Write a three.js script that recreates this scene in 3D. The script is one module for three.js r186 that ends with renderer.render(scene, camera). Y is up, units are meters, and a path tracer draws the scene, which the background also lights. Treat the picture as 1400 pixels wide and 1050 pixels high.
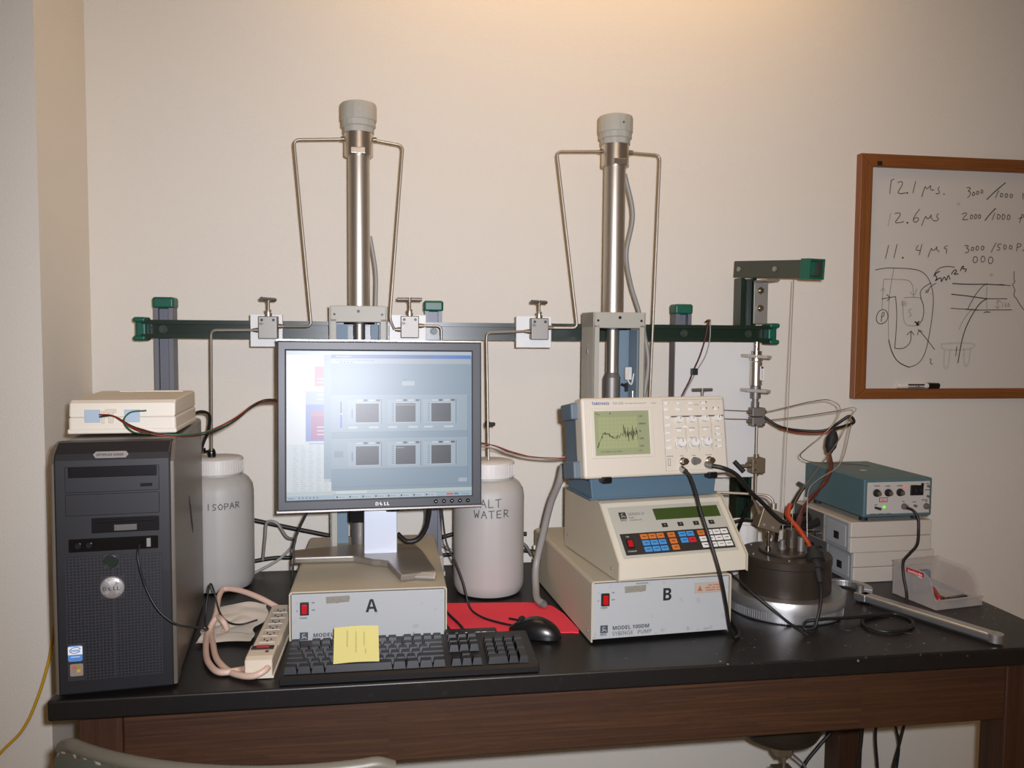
import * as THREE from 'three';
import { RoundedBoxGeometry } from 'three/addons/geometries/RoundedBoxGeometry.js';
import { mergeGeometries, toCreasedNormals } from 'three/addons/utils/BufferGeometryUtils.js';
import { RectAreaLightUniformsLib } from 'three/addons/lights/RectAreaLightUniformsLib.js';
import { createNoise2D } from 'simplex-noise';
RectAreaLightUniformsLib.init();

// ---------------------------------------------------------------- camera, lights, exposure
const scene = new THREE.Scene();
scene.background = new THREE.Color(0x000000);
const camera = new THREE.PerspectiveCamera(50.0, 1400 / 1050, 0.05, 30);
camera.position.set(0, 1.3486, 0);
camera.up.set(0.00147, 0.99817, -0.06042);
camera.lookAt(0.1489, 1.3486 - 0.05997, -0.98703);
const renderer = new THREE.WebGLRenderer({ antialias: true });
renderer.toneMapping = THREE.LinearToneMapping;
renderer.toneMappingExposure = 1.0;
renderer.shadowMap.enabled = true;
// the flash of the compact camera that took the picture, beside and above its lens
const flash = new THREE.SpotLight(0xf2f4ff, 11.6, 0, 0.95, 0.9, 2);
flash.position.set(0.034, 1.3786, 0.004);
flash.target.position.set(0.034 + 0.1489, 1.3786 - 0.05997, -0.98703);
flash.castShadow = true; flash.shadow.radius = 0.7;
scene.add(flash, flash.target);
// warm fluorescent ceiling fixtures: one washing the alcove wall, one over the room behind the camera
const CEIL = 2.62;
const fixtures = [[0.5, CEIL - 0.05, -1.86, 1.3, 0.16, 7.2], [0.3, CEIL - 0.05, 0.7, 1.2, 0.6, 4]];
for (const [x, y, z, w, d, i] of fixtures) {
  const a = new THREE.RectAreaLight(0xffc67c, i, w, d);
  a.position.set(x, y - 0.012, z); a.lookAt(x, 0, z); a.castShadow = true; scene.add(a);
}

// ---------------------------------------------------------------- helpers
const used = {};
const numbered = (n) => { used[n] = (used[n] ?? -1) + 1; return used[n] ? n + '_' + String(used[n]).padStart(3, '0') : n; };
let seed = 12345;
const rnd = () => { seed = (seed * 1664525 + 1013904223) >>> 0; return seed / 4294967296; };
const noise = createNoise2D(() => rnd());
function part(name, geo, mat, parent) {
  const m = new THREE.Mesh(geo, mat); m.name = name; m.castShadow = true; m.receiveShadow = true; parent.add(m); return m;
}
function thing(name, label, category, p = [0, 0, 0], ry = 0, group) {
  const o = new THREE.Group(); o.name = numbered(name); o.position.set(...p); o.rotation.y = ry;
  o.userData = { label, category }; if (group) o.userData.group = group; scene.add(o); return o;
}
function single(name, label, category, geo, mat, p = [0, 0, 0], ry = 0, group) {
  const m = part(numbered(name), geo, mat, scene); m.position.set(...p); m.rotation.y = ry;
  m.userData = { label, category }; if (group) m.userData.group = group; return m;
}
function struct(name, geo, mat) { const m = part(name, geo, mat, scene); m.userData = { kind: 'structure' }; return m; }
const flat = (g) => { const h = g.index ? g.toNonIndexed() : g; for (const k of Object.keys(h.attributes)) if (!['position', 'normal', 'uv'].includes(k)) h.deleteAttribute(k); return h; };
const merge = (...gs) => mergeGeometries(gs.flat().map(flat));
const mv = (g, x, y, z) => g.translate(x, y, z);
const box = (w, h, d, x = 0, y = 0, z = 0) => new THREE.BoxGeometry(w, h, d).translate(x, y, z);
const rb = (w, h, d, r, x = 0, y = 0, z = 0, s = 2) => new RoundedBoxGeometry(w, h, d, s, r).translate(x, y, z);
function cyl(r0, r1, h, x = 0, y = 0, z = 0, axis = 'y', seg = 24) {
  const g = new THREE.CylinderGeometry(r1, r0, h, seg);
  if (axis === 'x') g.rotateZ(-Math.PI / 2); if (axis === 'z') g.rotateX(Math.PI / 2);
  return g.translate(x, y, z);
}
const lathe = (pts, seg = 40) => toCreasedNormals(new THREE.LatheGeometry(pts.map(([a, b]) => new THREE.Vector2(a, b)), seg), 0.6);
const vs = (pts) => pts.map((p) => new THREE.Vector3(...p));
const tube = (pts, r, n = 0, rs = 8) => new THREE.TubeGeometry(new THREE.CatmullRomCurve3(vs(pts), false, 'centripetal'), n || pts.length * 8, r, rs);
function pipe(pts, r, f = 0.012, n = 90, rs = 10) {          // straight runs with rounded bends
  const P = vs(pts), c = new THREE.CurvePath(); let a = P[0];
  for (let i = 1; i < P.length - 1; i++) {
    const u = P[i - 1].clone().sub(P[i]), w = P[i + 1].clone().sub(P[i]);
    const fu = Math.min(f, u.length() * 0.45), fw = Math.min(f, w.length() * 0.45);
    const s = P[i].clone().add(u.setLength(fu)), e = P[i].clone().add(w.setLength(fw));
    c.add(new THREE.LineCurve3(a, s)); c.add(new THREE.QuadraticBezierCurve3(s, P[i].clone(), e)); a = e;
  }
  c.add(new THREE.LineCurve3(a, P[P.length - 1]));
  return new THREE.TubeGeometry(c, n, r, rs);
}
function between(a, b, r, seg = 16, r2 = r) {                 // a rod from a to b
  const A = new THREE.Vector3(...a), B = new THREE.Vector3(...b), d = B.clone().sub(A), g = new THREE.CylinderGeometry(r2, r, d.length(), seg);
  g.applyQuaternion(new THREE.Quaternion().setFromUnitVectors(new THREE.Vector3(0, 1, 0), d.clone().normalize()));
  return g.translate(...A.add(B).multiplyScalar(0.5).toArray());
}
function ext(pts, depth, bevel = 0, holes = []) {            // outline in x,y pushed along +z
  const s = new THREE.Shape(pts.map(([x, y]) => new THREE.Vector2(x, y)));
  for (const h of holes) s.holes.push(new THREE.Path(h.map(([x, y]) => new THREE.Vector2(x, y))));
  return new THREE.ExtrudeGeometry(s, { depth: depth - 2 * bevel, bevelEnabled: bevel > 0, bevelSize: bevel, bevelThickness: bevel, bevelOffset: -bevel, bevelSegments: 2, curveSegments: 12 }).translate(0, 0, bevel);
}
const side = (pts, w, bevel = 0) => ext(pts, w, bevel).rotateY(-Math.PI / 2).translate(w / 2, 0, 0);   // outline in z,y (z = first value) pushed along x
const rect = (x0, y0, x1, y1) => [[x0, y0], [x1, y0], [x1, y1], [x0, y1]];
function metric(g, s = 1, turn = false) {                     // uv in metres by the way a face points
  const h = flat(g), p = h.attributes.position, n = h.attributes.normal, uv = new Float32Array(p.count * 2);
  for (let i = 0; i < p.count; i++) {
    const ax = Math.abs(n.getX(i)), ay = Math.abs(n.getY(i)), az = Math.abs(n.getZ(i));
    let u, v;
    if (ax > ay && ax > az) { u = p.getZ(i); v = p.getY(i); } else if (ay > az) { u = p.getX(i); v = p.getZ(i); } else { u = p.getX(i); v = p.getY(i); }
    if (turn) [u, v] = [v, u];
    uv[2 * i] = u / s; uv[2 * i + 1] = v / s;
  }
  h.setAttribute('uv', new THREE.BufferAttribute(uv, 2)); return h;
}
function canvasTex(w, h, draw, color = true) {
  const c = document.createElement('canvas'); c.width = w; c.height = h; draw(c.getContext('2d'), w, h);
  const t = new THREE.CanvasTexture(c); if (color) t.colorSpace = THREE.SRGBColorSpace; t.anisotropy = 8; return t;
}
function fieldTex(n, f) {                                     // grey map computed per pixel, tiles
  const d = new Uint8Array(n * n * 4);
  for (let y = 0; y < n; y++) for (let x = 0; x < n; x++) { const v = Math.max(0, Math.min(255, f(x, y, n) * 255)), i = (y * n + x) * 4; d[i] = d[i + 1] = d[i + 2] = v; d[i + 3] = 255; }
  const t = new THREE.DataTexture(d, n, n); t.wrapS = t.wrapT = THREE.RepeatWrapping; t.magFilter = THREE.LinearFilter; t.minFilter = THREE.LinearFilter; t.needsUpdate = true; return t;
}
const tiled = (x, y, n, k) => {                               // seamless noise
  const a = x / n, b = y / n, s = (u, v) => noise(u * k, v * k);
  return (s(a, b) * (1 - a) * (1 - b) + s(a - 1, b) * a * (1 - b) + s(a, b - 1) * (1 - a) * b + s(a - 1, b - 1) * a * b);
};
const std = (color, roughness = 0.6, metalness = 0, extra = {}) => new THREE.MeshStandardMaterial({ color, roughness, metalness, ...extra });
const phys = (o) => new THREE.MeshPhysicalMaterial(o);
function print(parent, w, h, res, draw, at, rot = [0, 0, 0], rough = 0.6, name = 'lettering') {   // flat print on a face
  const t = canvasTex(Math.round(w * res), Math.round(h * res), (g, W, H) => { g.scale(W / (w * 1000), H / (h * 1000)); draw(g, w * 1000, h * 1000); });
  const m = part(name, new THREE.PlaneGeometry(w, h), new THREE.MeshStandardMaterial({ map: t, transparent: true, roughness: rough, polygonOffset: true, polygonOffsetFactor: -1 }), parent);
  m.position.set(...at); m.rotation.set(...rot); m.castShadow = false; return m;
}
function word(g, s, x, y, px, color, font = 'bold', align = 'left', fam = 'sans-serif', sx = 1) {
  g.save(); g.translate(x, y); g.scale(sx, 1); g.fillStyle = color; g.font = `${font} ${px}px ${fam}`; g.textAlign = align; g.textBaseline = 'alphabetic'; g.fillText(s, 0, 0); g.restore();
}
function scribble(g, pts, w, color) {
  g.strokeStyle = color; g.lineWidth = w; g.lineCap = g.lineJoin = 'round'; g.beginPath(); g.moveTo(pts[0][0], pts[0][1]);
  for (let i = 1; i < pts.length - 1; i++) g.quadraticCurveTo(pts[i][0], pts[i][1], (pts[i][0] + pts[i + 1][0]) / 2, (pts[i][1] + pts[i + 1][1]) / 2);
  const e = pts[pts.length - 1]; g.lineTo(e[0], e[1]); g.stroke();
  if (pts.length === 2 && Math.hypot(e[0] - pts[0][0], e[1] - pts[0][1]) < 3) { g.fillStyle = color; g.beginPath(); g.arc(e[0], e[1], w * 0.9, 0, 7); g.fill(); }
}

// ---------------------------------------------------------------- materials
const peel = fieldTex(512, (x, y, n) => 0.5 + 0.3 * tiled(x, y, n, 42) + 0.2 * tiled(x, y, n, 90));
const speckle = fieldTex(512, (x, y, n) => 0.5 + 0.25 * tiled(x, y, n, 60) + 0.25 * tiled(x, y, n, 160));
const blotch = fieldTex(512, (x, y, n) => 0.55 + 0.2 * tiled(x, y, n, 9) + 0.15 * tiled(x, y, n, 40) + 0.1 * (rnd() - 0.5));
const brushed = fieldTex(256, (x, y, n) => 0.5 + 0.3 * noise(x * 0.9, y * 0.01) + 0.2 * (rnd() - 0.5));
function woodTex(a, b, c) {
  const t = canvasTex(1024, 512, (g, W, H) => {
    g.fillStyle = a; g.fillRect(0, 0, W, H);
    for (let i = 0; i < 2600; i++) {
      const y = rnd() * H, x = rnd() * W - 100, l = 60 + rnd() * 420, wob = noise(y * 0.02, x * 0.002) * 6;
      g.globalAlpha = 0.08 + rnd() * 0.22; g.strokeStyle = rnd() < 0.55 ? b : c; g.lineWidth = 0.6 + rnd() * 1.6;
      g.beginPath(); g.moveTo(x, y); g.quadraticCurveTo(x + l / 2, y + wob, x + l, y + wob * 0.4); g.stroke();
    }
    g.globalAlpha = 1;
  });
  t.wrapS = t.wrapT = THREE.RepeatWrapping; return t;
}
const mirror = (t) => { const c = t.clone(); c.needsUpdate = true; return c; };
const M = {
  wall: std(0xdad4c8, 0.85, 0, { bumpMap: peel, bumpScale: 0.0006 }),
  ceiling: std(0xe4ddd0, 0.9), floor: std(0x8f8676, 0.55, 0, { map: null, bumpMap: blotch, bumpScale: 0.0005 }),
  slab: std(0x1b1918, 0.42, 0, { roughnessMap: null, bumpMap: speckle, bumpScale: 0.0002 }),
  wood: std(0xcfc8b8, 0.55, 0, { map: woodTex('#4d301c', '#2f190c', '#6a4630') }),
  chrome: std(0xb9b4ac, 0.22, 1), steel: std(0xbbb3a7, 0.4, 0.92, { bumpMap: brushed, bumpScale: 0.00005 }), tube: std(0xa9a093, 0.48, 0.8),
  polished: std(0xcac2b6, 0.3, 0.95), dullsteel: std(0x85817b, 0.5, 0.7), brass: std(0x8b7d69, 0.45, 0.75), zinc: std(0x98948c, 0.45, 0.5), alu: std(0xb9b9b8, 0.38, 0.9),
  green: std(0x17281d, 0.32), greenCap: std(0x0d5542, 0.42), greyStrut: std(0x6f7076, 0.5, 0.35), olive: std(0x3a3f34, 0.4),
  poly: phys({ color: 0xe4e4e0, roughness: 0.45, transmission: 0.15, thickness: 0 }),
  beige: std(0xb0a68f, 0.55, 0, { bumpMap: speckle, bumpScale: 0.00015 }), beigeLight: std(0xc3bba8, 0.55), panelGrey: std(0xa6a8a7, 0.5),
  capGrey: std(0xa9a598, 0.5), slateBlue: std(0x6f8290, 0.55), black: std(0x111112, 0.45), blackGloss: std(0x0c0c0d, 0.2), rubber: std(0x151515, 0.7),
  charcoal: std(0x1b1b1e, 0.45), charcoalGloss: std(0x111114, 0.25), pcSide: std(0x6a6258, 0.36, 0.35), silver: std(0xb2aeaa, 0.35, 0.6), bezel: std(0x3c3d42, 0.42),
  white: std(0xcfcbc4, 0.5), offwhite: std(0xd3cbbb, 0.5), ivory: std(0xc9bca8, 0.5), cream: std(0xb9b0a3, 0.55),
  cordBeige: std(0xc2a695, 0.45), red: std(0xdc3442, 0.9), switchRed: std(0xb01018, 0.3), yellow: std(0xc79d28, 0.5),
  teal: std(0x496468, 0.5), scopeBlue: std(0x4b6270, 0.5), scope: std(0xc2b9a8, 0.5), scopeGrey: std(0x5a6770, 0.55),
  vessel: std(0x3d352d, 0.4, 0.5), vesselTop: std(0x4c4439, 0.38, 0.5), hose: std(0x8c8a84, 0.45), cable: std(0x141414, 0.5), copper: std(0xc2552a, 0.35, 0.3),
  redWire: std(0x7c1f18, 0.5), greenWire: std(0x1d5138, 0.5), brownWire: std(0x4b2018, 0.5),
};

// ---------------------------------------------------------------- the room
const WZ = -2.12, SX = -0.708, FZ = -1.832, TT = 0.76;       // back wall, side of the recess, front of the left wall, table top
struct('wall_back', metric(box(3.3, CEIL, 0.15, SX + 1.65, CEIL / 2, WZ - 0.075), 0.3), M.wall);
struct('wall_left', metric(box(1.3, CEIL, 0.45, SX - 0.65, CEIL / 2, FZ - 0.225), 0.3), M.wall);
struct('wall_left_rear', metric(box(0.15, CEIL, 4.4, -2.0, CEIL / 2, 0.32), 0.5), M.wall);
struct('wall_right', metric(box(0.15, CEIL, 4.8, 2.66, CEIL / 2, 0.2), 0.5), M.wall);
struct('wall_rear', metric(box(4.8, CEIL, 0.15, 0.33, CEIL / 2, 2.55), 0.5), M.wall);
struct('floor', metric(box(4.9, 0.1, 4.9, 0.33, -0.05, 0.2), 0.6), M.floor);
struct('ceiling', metric(box(4.9, 0.1, 4.9, 0.33, CEIL + 0.05, 0.2), 1), M.ceiling);
fixtures.forEach(([x, y, z, w, d], i) => {
  const f = thing('ceiling_light', i ? 'wide warm fluorescent ceiling fixture over the room' : 'slim warm fluorescent ceiling fixture close to the back wall', 'ceiling light', [x, CEIL, z]);
  part('housing', merge(box(w + 0.05, 0.05, 0.012, 0, -0.025, d / 2 + 0.01), box(w + 0.05, 0.05, 0.012, 0, -0.025, -d / 2 - 0.01), box(0.012, 0.05, d + 0.03, w / 2 + 0.02, -0.025, 0), box(0.012, 0.05, d + 0.03, -w / 2 - 0.02, -0.025, 0), box(w + 0.05, 0.008, d + 0.03, 0, -0.004, 0)), M.white, f);
  part('diffuser', box(w, 0.006, d, 0, -0.046, 0), std(0xfff0d8, 0.8, 0, { emissive: 0xffd9a0, emissiveIntensity: 1.0 }), f);
});

// ---------------------------------------------------------------- lab table
{
  const x0 = -0.538, x1 = 1.322, zf = -1.373, zb = -2.075;
  const t = thing('lab_table', 'long lab table with black slab top and dark brown wooden apron and legs', 'table', [0, 0, 0]);
  const dusty = canvasTex(2048, 768, (g, W, H) => {
    g.fillStyle = '#151312'; g.fillRect(0, 0, W, H);
    for (let i = 0; i < 9000; i++) { const u = rnd(), v = rnd(); g.globalAlpha = 0.03 + rnd() * 0.08; g.fillStyle = rnd() < 0.6 ? '#6a6158' : '#000000'; const s = 1 + rnd() * 5; g.fillRect(u * W, v * H, s * (0.5 + rnd()), s * 0.7); }
    for (let i = 0; i < 330; i++) { const u = 0.6 + 0.4 * Math.pow(rnd(), 0.8), v = 0.45 + rnd() * 0.53; g.globalAlpha = 0.15 + rnd() * 0.6; g.fillStyle = '#b5aca0'; g.beginPath(); g.ellipse(u * W, v * H, 0.9 + rnd() * 2.8, 0.8 + rnd() * 1.8, rnd() * 3, 0, 7); g.fill(); }
    for (let i = 0; i < 60; i++) { g.globalAlpha = 0.06 + rnd() * 0.12; g.strokeStyle = '#8d8378'; g.lineWidth = 0.8 + rnd() * 1.5; const u = (0.45 + rnd() * 0.55) * W, v = (0.5 + rnd() * 0.5) * H; g.beginPath(); g.moveTo(u, v); g.lineTo(u + (rnd() - 0.5) * 120, v + (rnd() - 0.5) * 30); g.stroke(); }
    g.globalAlpha = 0.6; g.fillStyle = '#8f887e'; for (const [u, v, a, b] of [[0.78, 0.79, 7, 3], [0.84, 0.83, 9, 3], [0.86, 0.77, 5, 3], [0.905, 0.68, 8, 2], [0.8, 0.9, 4, 2], [0.72, 0.86, 4, 3], [0.9, 0.84, 7, 3], [0.7, 0.78, 3, 2], [0.52, 0.9, 3, 2]]) { g.beginPath(); g.ellipse(u * W, v * H, a, b, 0.4, 0, 7); g.fill(); }
    g.globalAlpha = 1;
  });
  const slab = rb(x1 - x0, 0.034, zb * -1 + zf, 0.004, (x0 + x1) / 2, TT - 0.017, (zf + zb) / 2);
  { const p = slab.attributes.position, uv = slab.attributes.uv; for (let i = 0; i < p.count; i++) uv.setXY(i, (p.getX(i) - x0) / (x1 - x0), 1 - (p.getZ(i) - zb) / (zf - zb) * 0.97 - (TT - p.getY(i)) * 0.9); }
  part('table_top', slab, std(0xffffff, 0.4, 0, { map: dusty, bumpMap: speckle, bumpScale: 0.0001 }), t);
  const wv = M.wood, wh = M.wood;
  part('apron', metric(rb(1.6485, 0.132, 0.022, 0.003, 0.3835, 0.66, -1.438), 0.9), wh, t);
  part('back_apron', metric(rb(1.6, 0.1, 0.022, 0.003, 0.39, 0.676, -2.0), 0.9), wh, t);
  for (const [ex, l] of [[-0.474, 0], [1.257, 0]]) part('end_apron', metric(box(0.022, 0.1, 0.44, ex, 0.676, -1.72), 0.9), wh, t);
  for (const [lx, lz] of [[-0.476, -1.46], [1.243, -1.46], [-0.476, -2.02], [1.225, -2.02]]) part('leg', metric(rb(0.07, 0.726, 0.07, 0.004, lx, 0.363, lz), 0.9, true), wv, t);
}

// ---------------------------------------------------------------- whiteboard and marker
{
  const x0 = 1.268, x1 = 2.45, y0 = 1.178, y1 = 1.846, f = 0.035;
  const t = thing('whiteboard', 'framed whiteboard on the wall with handwritten timings and sketches', 'whiteboard', [x0, y0, WZ]);
  const w = x1 - x0, h = y1 - y0;
  const wf = std(0xffffff, 0.45, 0, { map: woodTex('#7d4a22', '#5a3013', '#96602f') });
  part('frame_rail', metric(ext([[0, h], [f, h - f], [w - f, h - f], [w, h]].reverse(), 0.026, 0.003), 0.7), wf, t);
  part('frame_rail', metric(ext([[0, 0], [w, 0], [w - f, f - 0.006], [f, f - 0.006]], 0.026, 0.003), 0.7), wf, t);
  part('frame_rail', metric(ext([[0, 0], [f, f - 0.006], [f, h - f], [0, h]], 0.026, 0.003), 0.7, true), wf, t);
  part('frame_rail', metric(ext([[w, 0], [w, h], [w - f, h - f], [w - f, f - 0.006]], 0.026, 0.003), 0.7, true), wf, t);
  part('board', box(w - 0.04, h - 0.04, 0.012, w / 2, h / 2, 0.01), std(0xcbc6bd, 0.32), t);
  part('corner_clip', rb(0.014, 0.011, 0.003, 0.001, 0.052, h - 0.026, 0.0275), M.charcoal, t);
  const strokes = [[2,57,45,54,80],[2,57,45,65,41],[2,77,50,87,45,92,50,88,61,76,78,87,80,101,77],[3,105,77,106,77],[2,130,45,123,76],[2,150,86,159,53,162,65,170,61,176,52,175,65,181,68,186,65],[2,202,57,196,64,204,70,200,77,192,76],[2,216,77,217,77],[2,286,57,297,55,296,62,288,66,299,68,295,80,289,84],[2,306,68,301,77,309,78,312,71,306,68],[2,318,65,314,73,321,75,324,67,318,65],[2,331,61,328,69,334,71,337,64,331,61],[3,404,39,375,62,349,87],[2,384,62,375,82],[2,392,69,388,78,396,79,399,71,392,69],[2,407,69,403,79,411,80,414,71,407,69],[2,422,70,418,79,426,80,429,71,422,70],[2,460,66,461,83],[2,460,72,468,68],[1,59,133,52,168],[2,72,134,85,130,89,137,80,148,71,160,91,158,98,155],[3,108,158,110,158],[2,145,120,130,138,126,153,136,157,145,148,137,141,127,149],[2,153,165,164,134,167,146,177,143,181,131,180,144,186,147],[2,203,131,194,137,204,144,198,151,187,150],[2,274,130,286,124,289,129,281,138,274,146,293,144],[2,302,131,298,141,305,143,309,133,302,131],[2,315,129,311,140,318,142,322,132,315,129],[2,327,129,324,139,330,141,333,132,327,129],[3,377,111,359,128,346,145],[2,375,124,368,143],[2,385,127,381,139,389,141,394,130,385,127],[2,400,126,396,139,404,142,409,130,400,126],[2,417,127,412,139,421,142,424,130,417,127],[2,460,125,454,148],[2,460,125,468,127,465,133,450,137],[2,56,221,48,257],[2,81,218,73,255],[3,98,253,100,254],[2,145,219,134,232,152,233],[2,156,216,149,245],[2,176,250,185,222,188,233,198,229,202,219,201,231,209,234],[2,233,218,223,222,225,227,232,226,231,239],[2,286,217,296,214,298,220,290,223,302,227,297,235,289,236],[2,309,220,305,228,313,230,316,221,309,220],[2,324,216,319,227,328,229,331,219,324,216],[2,340,216,336,226,344,228,347,218,340,216],[2,383,206,369,233],[2,399,209,389,209,388,218,396,219,395,226,387,227],[2,409,211,405,222,413,225,417,214,409,211],[2,427,212,423,221,431,224,435,215,427,212],[2,450,207,448,228],[2,450,207,462,206,461,215,449,218],[2,468,225,470,225],[2,318,246,311,256,320,265,329,257,325,246,318,246],[2,342,244,335,254,344,263,352,254,348,245,342,244],[2,365,246,359,257,367,267,377,258,373,246,365,246],[2,19,289,46,282,86,283,126,283,162,290,185,315,197,355,197,399,189,465,179,517,160,547,131,556],[3,131,556,100,547,77,517,66,481],[1,66,481,62,423,63,364,68,321,74,284],[1,43,397,43,350,45,314],[1,37,347,44,336,49,346],[1,45,314,91,313,131,316,137,363],[1,126,347,138,362,145,338],[2,42,368,65,363,82,361],[2,55,356,68,363,58,372],[2,82,361,88,400,88,451,85,503],[2,85,503,107,507,126,495,134,480,132,455],[2,121,466,132,453,142,466],[2,35,401,24,416,31,436,48,437,62,423,60,404,47,395,35,401],[2,42,430,42,405,50,404,50,414,43,417],[1,107,364,133,361,155,363],[1,103,371,106,407,112,437,132,442,160,439],[2,157,363,167,377,170,407,164,429,152,438],[4,144,430,158,438,147,439,155,429],[1,133,394,120,397,128,406,133,412,124,416],[2,206,506,178,473,154,451],[2,153,466,154,451,167,457],[2,180,341,174,342,172,348,180,348,183,333,203,322],[2,160,363,153,352,164,334,187,322],[3,212,289,194,297,208,307,197,318,219,303,218,322,228,300,234,318,239,296,245,310],[2,195,304,202,282,234,274,258,277],[3,249,296,258,281,267,288,254,297,270,295],[3,276,286,281,273,287,274,281,282,296,280,291,289],[3,254,322,301,324,358,322,415,324],[2,400,322,433,325],[3,252,352,294,355,335,360,362,363],[2,362,363,425,362],[2,252,391,296,393],[3,296,393,337,395],[2,337,395,441,393],[2,303,394,319,361,342,331,360,320],[3,280,543,286,494,297,450,317,409,340,375,362,362],[2,272,524,276,491,273,509],[1,279,450,291,420,320,390],[1,360,328,360,360,363,390],[1,358,397,367,399],[2,354,402,364,400,374,401],[1,397,367,395,389],[1,391,375,398,364,407,373],[1,389,383,396,392,404,382],[1,412,373,411,386],[1,420,374,418,385,426,384,420,374],[1,430,374,427,384,436,384,430,374],[2,444,285,442,307,449,314,438,322,450,336,444,351,451,359],[2,453,359,465,377,479,392],[2,193,533,199,532,193,545,202,547],[0,227,491,329,483,330,505,229,509,227,491],[0,237,509,234,560,250,560,254,509],[0,297,505,297,554,313,552,317,505]];
  const bw = 0.5, bh = 0.6;
  print(t, bw, bh, 2000, (g) => {
    for (const s of strokes) {
      const p = []; for (let i = 1; i < s.length; i += 2) p.push([s[i], s[i + 1]]);
      g.globalAlpha = [0.14, 0.5, 0.82, 0.95, 0.95][s[0]]; scribble(g, p, [5, 1.4, 2.0, 2.6, 4][s[0]], s[0] ? '#231f20' : '#8d8880');
    }
    g.globalAlpha = 0.16; g.fillStyle = '#6b655e'; for (const [a, b, c, d] of [[108, 380, 9, 8], [262, 102, 6, 4], [372, 296, 6, 5]]) { g.beginPath(); g.ellipse(a, b, c, d, 0, 0, 7); g.fill(); }
    g.globalAlpha = 1;
  }, [f + 0.002 + bw / 2, h - f + 0.011 - bh / 2, 0.0163], [0, 0, 0], 0.4, 'marker_writing');
}
{
  const t = thing('dry_erase_marker', 'white dry erase marker with black cap lying on whiteboard frame', 'marker', [1.455, 1.2145, -2.098]);
  part('barrel', cyl(0.0075, 0.0075, 0.082, -0.006, 0, 0, 'x'), M.white, t);
  part('cap', merge(cyl(0.0088, 0.0078, 0.034, 0.052, 0, 0, 'x'), cyl(0.0045, 0.0055, 0.006, -0.05, 0, 0, 'x')), M.blackGloss, t);
  part('end_plug', cyl(0.006, 0.0078, 0.01, -0.052, 0, 0, 'x'), M.white, t);
  print(t, 0.05, 0.011, 6000, (g, w, h) => { g.fillStyle = '#1a1a1c'; g.fillRect(0, 0, w, h * 0.38); g.fillRect(0, h * 0.8, w, h * 0.2); g.fillRect(2, h * 0.5, 17, 1); g.fillRect(22, h * 0.48, 5, 2.4); g.fillRect(29, h * 0.46, 6, 2.6); g.fillRect(37, h * 0.5, 10, 1.2); }, [-0.004, 0, 0.0077]);
}

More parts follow.
